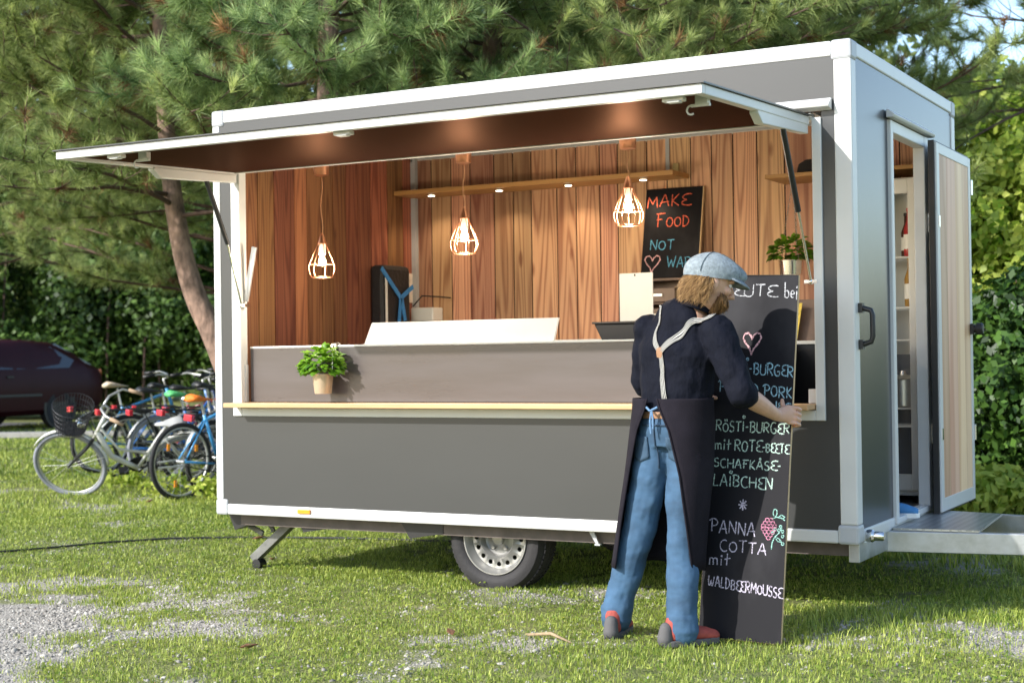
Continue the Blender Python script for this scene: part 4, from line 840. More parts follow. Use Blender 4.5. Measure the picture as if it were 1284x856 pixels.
HR=((3.582,-.556,.958),(0,.1,1),[[brd(.372,v+.002,.045),brd(.400,v,.030),brd(.405,v-.002,-.004),brd(.392,v-.003,-.022),brd(.368,v-.004,-.022)] for v in vR],[(3.565,-.585,.975),brd(.345,.99,.036),brd(.335,1.012,.027),brd(.332,1.03,.024)])
vL=[1.085,1.062,1.04,1.02]
HL=((3.185,-.545,1.035),(0,.1,1),[[brd(-.02,v,-.012),brd(-.012,v,-.024),brd(.012,v-.002,-.024),brd(.04,v-.003,-.022)] for v in vL],[(3.165,-.56,1.04),brd(-.012,1.045,.03),brd(.012,1.042,.026),brd(.03,1.04,.023)])
man,shirt=person('bearded man in a flat cap, striped braces and dark apron gripping the tall menu board',J,(3.1,-.8,0),FACE,M_shirt,M_jeans,M_redshoe,M_greysole,{'L':HL,'R':HR})
rh_=random.Random(12)
q=MB(); rot=Matrix((ra,fa,ua)).transposed(); q.ball(HD-fa*.028+ua*.0,.079,.078,.083,16,rot); q.ball(HD-fa*.04-ua*.045,.064,.05,.055,14,rot); q.build('hair_mass',mat('hair_base',(.2,.12,.06),.7),man,smooth=True)
q=MB(); hairs(q,HD+ua*.0-fa*.008,FACE,3000,rh_,lambda r:((r.uniform(R(98),R(262))),r.uniform(-.6,.38)),(.03,.068),.0008,.010); q.build('hair',M_hair,man,smooth=True)
q=MB(); rb_=MB()
for _ in range(1700):
    az_=rh_.uniform(-1.4,1.4); el=rh_.uniform(-1.15,-.35)-.12*abs(math.cos(az_))
    d=fa*math.cos(az_)*math.cos(el)+ra*math.sin(az_)*math.cos(el)+ua*math.sin(el); p=HD+fa*.018+V(d)*.075; l=rh_.uniform(.03,.06); q.tint=min(1,max(0,rh_.gauss(.45,.25)))
    dr=(d*.5-ua*.8+V((rh_.uniform(-.2,.2),rh_.uniform(-.2,.2),0))).normalized(); q.tube([p,p+dr*l*.5+d*.004,p+dr*l],[.001,.001,.0003],4)
q.build('beard',M_beard,man,smooth=True)
# flat cap
q=MB(); _fa,_ra,_ua=fa,ra,ua
fa=V((.72,.66,-.17)).normalized(); ra=fa.cross(V((0,0,1))).normalized(); ua=ra.cross(fa).normalized()
cc=HD+_ua*.040-_fa*.012; vs=[]; n=28; rows=9
for i in range(rows+1):
    th=R(106)*(1-i/rows)
    for k in range(n):
        a=2*PI*k/n; ca,sa=math.cos(a),math.sin(a); hgt=max(math.cos(th),-.28)
        puff=1+.05*math.sin(th*2); p=cc+ra*(.093*math.sin(th)*ca*puff)+fa*(.121*math.sin(th)*sa*puff+.04*math.sin(th)**1.5*max(0,sa)+.014*math.cos(th))+ua*(.092*hgt*(1-.40*max(0,sa)*math.sin(th)))
        vs.append(p)
q.add(vs,[(i*n+k,i*n+(k+1)%n,(i+1)*n+(k+1)%n,(i+1)*n+k) for i in range(rows) for k in range(n)])
cp_=q.build('flat_cap',M_cap,man,smooth=True,sub=1)
q=MB(); vs=[]; m_=16
for i in range(m_+1):
    a=R(25+130*i/m_); ca,sa=math.cos(a),math.sin(a); e=1-(abs(i-m_/2)/(m_/2))**2.5
    b=cc+ra*.092*ca+fa*(.142*sa+.003)-ua*.018; vs+=[b+ua*.006,b+fa*(.032*e)*max(.2,sa)-ua*(.017*e)+ra*ca*.008*e,b+fa*(.032*e)*max(.2,sa)-ua*(.024*e)+ra*ca*.008*e,b-ua*.004]
q.add(vs,[(4*i+j,4*i+(j+1)%4,4*i+4+(j+1)%4,4*i+4+j) for i in range(m_) for j in range(4)]+[(0,1,2,3),(4*m_,4*m_+1,4*m_+2,4*m_+3)])
q.build('brim',M_cap,cp_,smooth=True)
M_seam=mat('dark_cap_thread',(.07,.1,.12),.9)
q=MB()
for kk in (3,11,17,25):
    q.tube([V(cp_.data.vertices[i*n+kk].co)+V(ORG[cp_.name])+ (V(cp_.data.vertices[i*n+kk].co)+V(ORG[cp_.name])-cc).normalized()*.0012 for i in range(1,rows)],.0014,5)
q.build('seam',M_seam,cp_)
# braces, laid on the shirt
def bxp(px,py,y=-.95): return V((2.997+(px-800)/273.7+(-.8-y)*.41,y,1.2199-(py-447)/291))
def strap(path,wd,seg=26):
    P_=[V(p) for p in path]; pts=[]
    k=len(P_)
    for i in range(k-1):
        a=P_[max(i-1,0)];b=P_[i];c=P_[i+1];d=P_[min(i+2,k-1)]
        for j in range(8):
            t=j/8; pts.append(.5*((2*b)+(c-a)*t+(2*a-5*b+4*c-d)*t*t+(3*b-a-3*c+d)*t**3))
    pts.append(P_[-1]); q=MB(); ns=7; E_=(0,.13,.29,.42,.58,.71,.87,1); rows_=[]
    view=V((.48,-.88,0))
    for i,p in enumerate(pts):
        d=(pts[min(i+1,len(pts)-1)]-pts[max(i-1,0)]).normalized(); s=d.cross(view if p.z<1.36 else V((.3,-.6,.74))).normalized(); rows_.append([p+s*wd*(E_[j]-.5) for j in range(ns+1)])
    base_=[x for r_ in rows_ for x in r_]
    q=MB(); q.v=[tuple(x) for x in base_]
    for i in range(len(pts)-1):
        for j in range(ns):
            a=i*(ns+1)+j; q.f.append((a,a+1,a+ns+2,a+ns+1)); q.m.append(0); q.t.append(.0 if j%2 else 1.)
    def mod(o):
        s=o.modifiers.new('lay','SHRINKWRAP'); s.target=shirt; s.wrap_method='TARGET_PROJECT'; s.wrap_mode='ABOVE_SURFACE'; s.offset=.007
        k=o.modifiers.new('relax','SMOOTH'); k.factor=.5; k.iterations=4
    return q.build('braces',M_strp,man,mods=(mod,))
strap([(3.085,-.73,1.41)]+[bxp(*p) for p in ((821,380,-.86),(816,397,-.92),(815,415),(819,431),(825,444))],.029)
strap([(3.33,-.74,1.40)]+[bxp(*p) for p in ((894,399,-.87),(874,404,-.90),(856,416),(840,430),(826,444))],.029)
strap([bxp(825,440),bxp(828,462),bxp(830,485),bxp(833,509)],.029)
q=MB(); c=bxp(825,444,-.945); q.prism([(-.011,.02),(.011,.02),(.016,-.008),(.009,-.024),(-.009,-.024),(-.016,-.008)],c,(.88,.47,0),(0,0,1),(.0035,-.006,0))
def mod(o):
    s=o.modifiers.new('lay','SHRINKWRAP'); s.target=shirt; s.wrap_method='NEAREST_SURFACEPOINT'; s.wrap_mode='ABOVE_SURFACE'; s.offset=.008
q.build('leather_tab',M_tan,man,mods=(mod,))
# belt and apron
q=MB(); q.tube([(3.163+.15*math.cos(2*PI*k/40),-.80+.115*math.sin(2*PI*k/40),.965+.0*k) for k in range(40)],.004,6,closed=True,flat=4); q.build('belt',M_tan,man)
def apron():
    rows=[(1.035,2.985,3.335,3.10,3.148,.143),(.985,2.982,3.335,3.085,3.165,.148),(.90,2.972,3.338,3.046,3.205,.16),(.72,2.945,3.328,3.0,3.240,.157),(.5,2.902,3.300,2.955,3.252,.145),(.315,2.868,3.285,2.926,3.262,.14)]
    q=MB(); m_=40; vs=[]; K=24
    for i in range(K):
        t=i/(K-1)*(len(rows)-1); j=min(int(t),len(rows)-2); s=t-j; a=[rows[j][k]*(1-s)+rows[j+1][k]*s for k in range(6)]
        z,xl,xr,il,ir,ry=a; cx=(xl+xr)/2; rx=(xr-xl)/2; cy=-.80
        tl=math.asin(max(-1,min(1,(il-cx)/rx))); tr_=math.asin(max(-1,min(1,(ir-cx)/rx)))
        for k in range(m_+1):
            th=tr_+(2*PI+tl-tr_)*k/m_; fold=1+.018*math.sin(th*7+z*3)*(1.05-z)
            zz=z-(.0 if i<K-1 else .006*math.sin(th*5)); vs.append((cx+rx*fold*math.sin(th),cy-ry*fold*math.cos(th),zz))
    q.add(vs,[(i*(m_+1)+k,i*(m_+1)+k+1,(i+1)*(m_+1)+k+1,(i+1)*(m_+1)+k) for i in range(K-1) for k in range(m_)])
    ap=q.build('apron',M_apron,man,smooth=True,mods=(solidify(.004),))
    q=MB()
    for side in (0,m_): q.tube([V(vs[i*(m_+1)+side])+V((0,-.003,0)) for i in range(K)],.0042,6)
    q.build('hem',M_apron,ap,smooth=True)
    return ap
ap=apron()
q=MB(); q.tube([(3.10,-.945,1.0),(3.118,-.952,.985),(3.13,-.95,.99),(3.15,-.945,1.0)],.005,6); q.tube([(3.124,-.95,.987),(3.118,-.952,.94),(3.121,-.95,.89)],.004,6); q.tube([(3.126,-.95,.987),(3.132,-.952,.95),(3.13,-.948,.91)],.004,6); q.build('apron_tie',mat('blue_tie',(.12,.22,.36),.8),man)
man_tr=[c for c in man.children if c.name.startswith('trousers')][0]; M_pocket=mat('pocket_denim',(.038,.078,.13),.85,bump=(320,.3)); M_stitch=mat('denim_seam',(.024,.05,.09),.85)
def onto(off):
    def mod(o):
        k=o.modifiers.new('lay','SHRINKWRAP'); k.target=man_tr; k.wrap_method='PROJECT'; k.use_project_y=True; k.use_positive_direction=True; k.use_negative_direction=False; k.wrap_mode='ABOVE_SURFACE'; k.offset=off; k.project_limit=.3
        t_=o.modifiers.new('thick','SOLIDIFY'); t_.thickness=.003; t_.offset=1
    return mod
def patch(xa,xb,za,zb,name,m,off,taper=0,nx_=8,nz_=8):
    q=MB(); vs=[]
    for a in range(nz_+1):
        for b in range(nx_+1):
            u_=b/nx_; v_=a/nz_; x=xa+(xb-xa)*u_; z=zb+(za-zb)*v_-taper*max(0,1-abs(u_-.5)*2)*v_; vs.append((x,-1.05,z))
    q.add(vs,[(a*(nx_+1)+b,a*(nx_+1)+b+1,(a+1)*(nx_+1)+b+1,(a+1)*(nx_+1)+b) for a in range(nz_) for b in range(nx_)]); q.build(name,m,man_tr,smooth=True,mods=(onto(off),))
patch(3.172,3.25,.785,.875,'back_pocket',M_pocket,.003,.018); patch(3.005,3.083,.785,.875,'back_pocket',M_pocket,.003,.018)
patch(3.116,3.1215,.74,.975,'seat_seam',M_stitch,.003,0,1,14); patch(3.06,3.235,.92,.926,'yoke_seam',M_stitch,.003,0,16,1)
# colleague inside the trailer, almost hidden behind the end wall
f2=V((1,-.05,-.1)).normalized(); r2_=f2.cross(V((0,0,1))).normalized(); u2=r2_.cross(f2)
z0=.378
J2=dict(pelvis=(3.545,.62,z0+.9),waist=(3.54,.62,z0+1.0),chest=(3.54,.61,z0+1.2),shoulders=(3.54,.61,z0+1.32),neck=(3.545,.61,z0+1.4),head=(3.56,.61,z0+1.52),shL=(3.54,.76,z0+1.3),shR=(3.54,.44,z0+1.3),elL=(3.51,.78,z0+1.03),elR=(3.51,.42,z0+1.03),wrL=(3.58,.74,z0+.82),wrR=(3.58,.44,z0+.82),
 hipL=(3.545,.70,z0+.86),hipR=(3.545,.53,z0+.86),knL=(3.585,.76,z0+.48),knR=(3.56,.50,z0+.48),anL=(3.615,.835,z0+.09),anR=(3.52,.5,z0+.09),toeL=(.93,.3,0),toeR=(1,0,0),across=(0,-1,0),ground=z0,cuff=.9)
def rel(w_,s): 
    w_=V(w_); return ((w_.x+.01,w_.y,w_.z-.06),(1,0,0),[[(w_.x-.02+.018*k,w_.y,w_.z-.09),(w_.x-.02+.018*k,w_.y-s*.01,w_.z-.125),(w_.x-.015+.018*k,w_.y-s*.025,w_.z-.15)] for k in range(4)],[(w_.x+.03,w_.y,w_.z-.03),(w_.x+.045,w_.y-s*.01,w_.z-.06),(w_.x+.045,w_.y-s*.02,w_.z-.085)])
p2,_s=person('person in dark jeans and blue sneakers standing inside by the side door',J2,(3.55,.62,z0),(f2,r2_,u2),mat('grey_shirt',(.1,.1,.11),.8),mat('dark_denim',(.02,.03,.07),.8,var=(8,.2)),mat('blue_sneaker',(.05,.2,.42),.7),M_white,{'L':rel(J2['wrL'],1),'R':rel(J2['wrR'],-1)})
q=MB(); hd=V(J2['head']); q.ball(hd-f2*.02+u2*.03,.084,.084,.088,16,Matrix((r2_,f2,u2)).transposed()); q.build('hair',mat('dark_hair',(.05,.03,.02),.7),p2,smooth=True)
#PART3
# ------------------------------------------------------------------ bicycles
M_spoke=mat('spoke_steel',(.45,.45,.44),.35,.8); M_btyre=mat('black_bicycle_tyre',(.016,.016,.017),.8); M_gtyre=mat('grey_bicycle_tyre',(.24,.25,.29),.8)
M_saddle=mat('black_saddle',(.014,.014,.016),.5); M_red=mat('red_reflector',(.6,.03,.05),.2,coat=.6); M_fend=mat('silver_mudguard',(.5,.5,.48),.35,.6)
M_grip=mat('tan_grip',(.35,.24,.15),.7); M_wire=mat('dark_basket_wire',(.025,.025,.03),.5,.3); M_grn=mat('green_saddle_cover',(.10,.48,.16),.6,var=(30,.2),bump=(30,.4)); M_org=mat('orange_saddle_cover',(.85,.2,.02),.7,var=(30,.25),bump=(40,.5))
M_crm=mat('cream_saddle',(.55,.45,.33),.55); M_wsad=mat('grey_saddle',(.45,.45,.44),.5)
def paint(n,c): return mat(n,c,.3,coat=.4)
F_white=paint('white_bike_paint',(.7,.69,.64)); F_blue=paint('blue_bike_paint',(.025,.14,.42)); F_lblue=paint('light_blue_bike_paint',(.05,.27,.55)); F_grey=paint('grey_bike_paint',(.2,.2,.2)); F_red=paint('dark_red_bike_paint',(.28,.04,.04)); F_navy=paint('navy_bike_paint',(.02,.05,.18))
def bike(label,loc,heading,lean,steer,fr_m,step,tyre,sad_m,fend=True,rack=True,basket=False,sad_h=.9,orange=False,grip=None):
    root=thing('bicycle',label,'bicycle',(0,0,0),'bicycles parked by the trees')
    ht,hb=V((.80,0,.90)),V((.865,0,.69)); fa_=V((1.06,0,.335)); ax=(ht-hb).normalized(); rotm=Matrix.Rotation(steer,3,ax)
    S=lambda p: hb+rotm@(V(p)-hb)
    def whl(c,xf,front):
        c=V(c); n=36; T=lambda p:(xf(p) if xf else V(p))
        q=MB(); q.tube([T(c+V((math.cos(2*PI*i/n)*.325,0,math.sin(2*PI*i/n)*.325))) for i in range(n)],.0215,8,closed=True); wh=q.build('wheel',tyre,root,smooth=True)
        q=MB(); q.tube([T(c+V((math.cos(2*PI*i/n)*.302,0,math.sin(2*PI*i/n)*.302))) for i in range(n)],.0115,6,closed=True); q.build('rim',M_fend,wh,smooth=True)
        q=MB()
        for i in range(20):
            a=2*PI*i/20; s=.025 if i%2 else -.025; q.tube([T(c+V((math.cos(a+.5)*.02,s,math.sin(a+.5)*.02))),T(c+V((math.cos(a)*.298,0,math.sin(a)*.298)))],.0014,4,cap=False)
        q.build('spokes',M_spoke,wh)
        q=MB(); q.tube([T(c+V((0,-.05,0))),T(c+V((0,.05,0)))],.018,8); q.build('hub',M_spoke,wh)
        if orange:
            for a in (.6,2.4,4.4):
                q=MB(); p=c+V((math.cos(a)*.2,.006,math.sin(a)*.2)); q.beam(T(p+V((0,-.012,-.03))),T(p+V((0,-.012,.03))),.03,.008,up=T((0,1,0))-T((0,0,0))); q.build('spoke_reflector',M_orange,wh)
        if fend:
            q=MB(); a0,a1=(R(-25),R(160)) if not front else (R(20),R(165))
            q.tube([T(c+V((math.cos(a0+(a1-a0)*i/18)*.362,0,math.sin(a0+(a1-a0)*i/18)*.362))) for i in range(19)],.026,6,flat=.25,side=T((0,1,0))-T((0,0,0)))
            q.tube([T(c+V((0,.05,0))),T(c+V((math.cos(R(150))*.36,.03,math.sin(R(150))*.36)))],.003,5); q.build('mudguard',M_fend if fr_m is not F_white else F_white,root,smooth=True)
    whl((0,0,.335),None,False); whl(fa_,S,True)
    bb=V((.44,0,.29)); st=V((.25,0,.74)); q=MB()
    q.tube([st,bb],.017,8); q.tube([hb-ax*.02,ht+ax*.02],.02,8)
    if step:
        q.tube([hb+ax*.06,hb.lerp(bb,.35)+V((-.02,0,-.10)),hb.lerp(bb,.7)+V((-.03,0,-.06)),bb],[.028,.027,.025,.025],8); q.tube([hb+ax*.12,hb.lerp(bb,.4)+V((-.06,0,.0)),bb.lerp(st,.4)],.014,8)
    else:
        q.tube([hb,bb],.02,8); q.tube([ht-ax*.03,st-V((0,0,.05))],.016,8)
    for s in (-.05,.05):
        q.tube([bb+V((0,s*.5,0)),V((0,s,.335))],.01,6); q.tube([st+V((0,s*.3,-.06)),V((0,s,.335))],.008,6)
    q.build('frame',fr_m,root,smooth=True)
    q=MB()
    for s in (-.045,.045): q.tube([S(hb+V((.01,s*.6,-.03))),S(hb+V((.05,s,-.12))),S(fa_+V((0,s,0)))],[.014,.013,.009],8)
    q.tube([S(hb+V((.01,-.04,-.025))),S(hb+V((.01,.04,-.025)))],.017,8); q.build('fork',M_black if fr_m is F_white else fr_m,root,smooth=True)
    q=MB(); top=ht+ax*.13; q.tube([S(ht),S(top),S(top+V((.05,0,.02)))],.013,8)
    for s in (-1,1): q.tube([S(top+V((.05,0,.02))),S(top+V((.04,.12*s,.05))),S(top+V((-.04,.25*s,.07))),S(top+V((-.2,.29*s,.045)))],.0115,8)
    hbar=q.build('handlebar',M_fend,root,smooth=True)
    for s in (-1,1):
        q=MB(); q.tube([S(top+V((-.09,.27*s,.065))),S(top+V((-.215,.29*s,.045)))],.0175,8); q.build('grip',grip or M_black,hbar,smooth=True)
    q=MB(); q.lathe([(.02,0),(.045,.03),(.05,.06),(.045,.065)],S(hb+V((.09,0,.1))),(rotm@V((1,0,.0))),14); q.build('headlight',M_chrome,root,auto=True)
    q=MB(); q.tube([st,V((.215,0,sad_h-.03))],.012,8); q.build('seatpost',M_fend,root)
    q=MB(); x=.19; q.tube([(x-.13,0,sad_h),(x-.09,0,sad_h+.015),(x-.02,0,sad_h+.008),(x+.06,0,sad_h),(x+.15,0,sad_h-.005)],[.055,.085,.07,.035,.018],12,flat=.42,side=(0,1,0)); q.build('saddle',sad_m,root,smooth=True)
    q=MB(); q.lathe([(.085,-.006),(.09,0),(.085,.006)],bb+V((0,-.05,0)),(0,1,0),20); q.tube([bb+V((0,-.06,0)),bb+V((.1,-.07,-.13))],.009,6); q.tube([bb+V((0,.06,0)),bb+V((-.1,.07,.13))],.009,6); q.box(bb.x+.06,bb.x+.15,-.16,-.07,bb.z-.145,bb.z-.122); q.box(bb.x-.15,bb.x-.06,.07,.16,bb.z+.12,bb.z+.142)
    q.beam(bb+V((0,-.05,.085)),V((0,-.05,.37)),.006,.012); q.beam(bb+V((0,-.05,-.085)),V((0,-.05,.30)),.006,.012); q.build('crankset',M_black,root)
    if rack:
        q=MB()
        for s in (-.055,0,.055): q.tube([(.22,s*.6,.70),(.1,s,.735),(-.30,s,.735)],.006,6)
        q.tube([(-.30,-.055,.735),(-.30,.055,.735)],.006,6); q.tube([(-.08,-.055,.735),(-.08,.055,.735)],.006,6)
        for s in (-.055,.055): q.tube([(-.2,s,.735),(0,s,.345)],.006,6)
        rk=q.build('rack',M_black,root); q=MB(); q.box(-.35,-.305,-.05,.05,.685,.745); q.build('rear_light',M_red,rk,bev=.008)
    if basket:
        q=MB(); c=hb+V((.22,0,.03)); n=26
        for k in range(6): q.tube([S(c+V((math.cos(2*PI*i/n)*(.13+.01*k),math.sin(2*PI*i/n)*(.17+.01*k),.05*k))) for i in range(n)],.003,5,closed=True)
        for i in range(40): a=2*PI*i/40; q.tube([S(c+V((math.cos(a)*.13,math.sin(a)*.17,0))),S(c+V((math.cos(a)*.18,math.sin(a)*.22,.25)))],.0028,4)
        q.lathe([(.001,.0),(.13,.0)],S(c),rotm@V((0,0,1)),20,cap=False); q.build('basket',M_wire,root)
    h=V(heading).normalized(); ang=math.atan2(h.y,h.x)
    root.matrix_world=Matrix.Translation(V(loc))@Matrix.Rotation(ang,4,'Z')@Matrix.Rotation(lean,4,'X'); return root
def hd(a): return rh*math.cos(R(a))+fh*math.sin(R(a))    # heading: 0 to the right, 90 straight away
def gp(px,py):     # ground place by bearing and distance
    d=1891*1.2199/(py-(428+18.9-.0142*(px-642)))
    return fr(px,d)
bike('white step-through bicycle leaning over with its front wheel turned flat',gp(226,612),hd(203),R(-38),R(-26),F_white,True,M_gtyre,M_wsad,basket=True,sad_h=.82,grip=M_grip)
bike('blue bicycle with an orange saddle cover and a thick black rear tyre',gp(224,626),hd(52),R(3),R(-8),F_lblue,False,M_btyre,M_org,fend=False,rack=False,sad_h=.88,orange=True)
bike('dark bicycle beside the trailer corner with a red rear light',gp(262,619),hd(58),R(5),R(10),F_navy,False,M_btyre,M_saddle,sad_h=.92)
bike('blue bicycle with silver spokes and a black saddle, left in the row',gp(160,601),hd(28),R(6),R(15),F_blue,True,M_btyre,M_saddle,sad_h=.92)
bike('blue bicycle with a green saddle cover in the middle of the row',gp(198,603),hd(35),R(4),R(-20),F_blue,True,M_gtyre,M_grn,sad_h=.88)
bike('light blue bicycle with a cream saddle, farthest left behind the white one',gp(126,593),hd(36),R(-4),R(-25),F_lblue,False,M_btyre,M_crm,sad_h=.96)
bike('dark red bicycle with tall handlebars at the back of the row',gp(205,592),hd(20),R(3),R(12),F_red,False,M_btyre,M_saddle,sad_h=.92)
bike('black bicycle squeezed in behind the orange saddled one',gp(232,604),hd(47),R(4),R(22),F_grey,False,M_btyre,M_saddle,sad_h=.97)
bike('navy step-through bicycle behind the green saddled one',gp(178,590),hd(30),R(2),R(-10),F_navy,True,M_btyre,M_saddle,sad_h=.94)
bike('silver grey bicycle farthest right behind the row, half hidden by the trailer',gp(240,596),hd(40),R(3),R(-15),F_grey,True,M_btyre,M_saddle,sad_h=.92,basket=True)

# ------------------------------------------------------------------ car
def car():
    root=thing('parked_car','dark maroon hatchback parked by the hedge at the far left','car',(0,0,0))
    M_paint=mat('maroon_car_paint',(.028,.003,.005),.4,var=(3,.1),spec=.13); M_glass=mat('dark_car_glass',(.02,.025,.03),.06,spec=.8)
    # stations: x, lower z, sill half width, belt z, belt half width, roof z, roof half width
    st=[(3.62,.42,.62,.62,.60,.64,.50),(3.55,.28,.72,.66,.74,.70,.6),(3.1,.24,.80,.72,.80,.78,.66),(2.62,.22,.82,.84,.82,.89,.66),(2.45,.22,.82,.88,.82,.97,.64),(1.85,.22,.82,.90,.82,1.36,.58),(1.5,.22,.82,.90,.82,1.41,.57),(.9,.22,.82,.91,.82,1.42,.57),(.3,.22,.82,.92,.81,1.38,.57),(-.25,.24,.81,.93,.79,1.20,.57),(-.55,.26,.78,.94,.76,1.0,.60),(-.68,.32,.74,.86,.72,.90,.58),(-.72,.42,.66,.70,.64,.74,.5)]
    q=MB(); vs=[]; 
    for x,z0,a,zb,b,zr,c in st:
        zm=(z0+zb)/2; h=[(0,z0),(a*.9,z0),(a,z0+.08),(a*1.02,zm),(b,zb),((b+c)/2+.02,(zb+zr)/2),(c+.03,zr-.05),(c-.06,zr),(0,zr+.015)]
        vs+=[(x,y,z) for y,z in h]+[(x,-y,z) for y,z in h[-2:0:-1]]
    n=16; q.add(vs,[(i*n+k,i*n+(k+1)%n,(i+1)*n+(k+1)%n,(i+1)*n+k) for i in range(len(st)-1) for k in range(n)]+[tuple(range(n)),tuple((len(st)-1)*n+k for k in range(n))])
    q.build('body',M_paint,root,auto=True)
    def side(y,xa,xb,name):
        s=1 if y>0 else -1; q=MB(); 
        def sy(z): return s*(.825-(z-.9)*(.25/.48)+.004)
        P_=[(x,sy(z),z) for x,z in xa]; Q_=[(x,yy-s*.03,z) for x,yy,z in P_]; n=len(P_); q.add(P_+Q_,[tuple(range(n)),tuple(range(n,2*n))[::-1]]+[(i,(i+1)%n,n+(i+1)%n,n+i) for i in range(n)]); q.build(name,M_glass,root)
    for y in (1,-1):
        side(y,[(2.28,.95),(1.30,.95),(1.30,1.33),(1.86,1.30)],None,'side_window'); side(y,[(1.22,.95),(.12,.96),(-.05,1.08),(.35,1.30),(1.22,1.33)],None,'side_window')
    q=MB(); q.hexa([(2.46,-.66,.95),(2.46,.66,.95),(2.44,.66,.94),(2.44,-.66,.94),(1.93,-.54,1.345),(1.93,.54,1.345),(1.90,.54,1.33),(1.90,-.54,1.33)]); q.build('windscreen',mat('bright_windscreen',(.12,.15,.18),.08,spec=.8),root)
    q=MB(); q.hexa([(-.58,-.6,1.0),(-.58,.6,1.0),(-.55,.6,.98),(-.55,-.6,.98),(.16,-.52,1.36),(.16,.52,1.36),(.2,.52,1.34),(.2,-.52,1.34)]); q.build('rear_window',M_glass,root)
    for x in (2.95,.35):
        for s in (-1,1):
            q=MB(); q.lathe([(.20,-.0),(.285,.005),(.295,-.02),(.295,-.16),(.2,-.17)],(x,s*.83,.295),(0,s,0),28,cap=False); w_=q.build('wheel',M_btyre,root,auto=True); q=MB(); q.lathe([(.2,.0),(.19,-.02),(.06,-.01),(.001,-.005)],(x,s*.83,.295),(0,s,0),20,cap=False); q.build('hubcap',M_black,w_,auto=True)
            q=MB(); q.lathe([(.345,.012),(.001,.012)],(x,s*.815,.32),(0,s,0),24,cap=False); q.build('wheel_arch',M_black,root)
    for s in (-1,1):
        q=MB(); q.ball((2.12,s*.94,.99),.05,.1,.075,12); q.build('side_mirror',mat('mirror_shell',(.15,.15,.16),.4),root,smooth=True)
        q=MB(); q.box(-.70,-.58,s*.60-.12,s*.60+.12,.78,.93); q.build('tail_light',mat('tail_lens',(.6,.12,.02),.2,coat=.5),root,bev=.02)
        q=MB(); q.box(3.5,3.6,s*.5-.12,s*.5+.12,.58,.69); q.build('headlight',M_chrome,root,bev=.02)
        q=MB(); q.box(1.32,1.45,s*.835-.008,s*.835+.008,.82,.845); q.build('door_handle',M_black,root)
        q=MB(); q.box(.75,2.6,s*.842-.008,s*.842+.008,.52,.56); q.build('rub_strip',M_black,root)
    return root
c_=car(); p_=fr(-34,27.6,.014); hdg=-rh*math.cos(R(61))-fh*math.sin(R(61))
c_.matrix_world=Matrix.Translation(p_-hdg*1.6)@Matrix.Rotation(math.atan2(hdg.y,hdg.x),4,'Z')@Matrix.Scale(1.16,4)

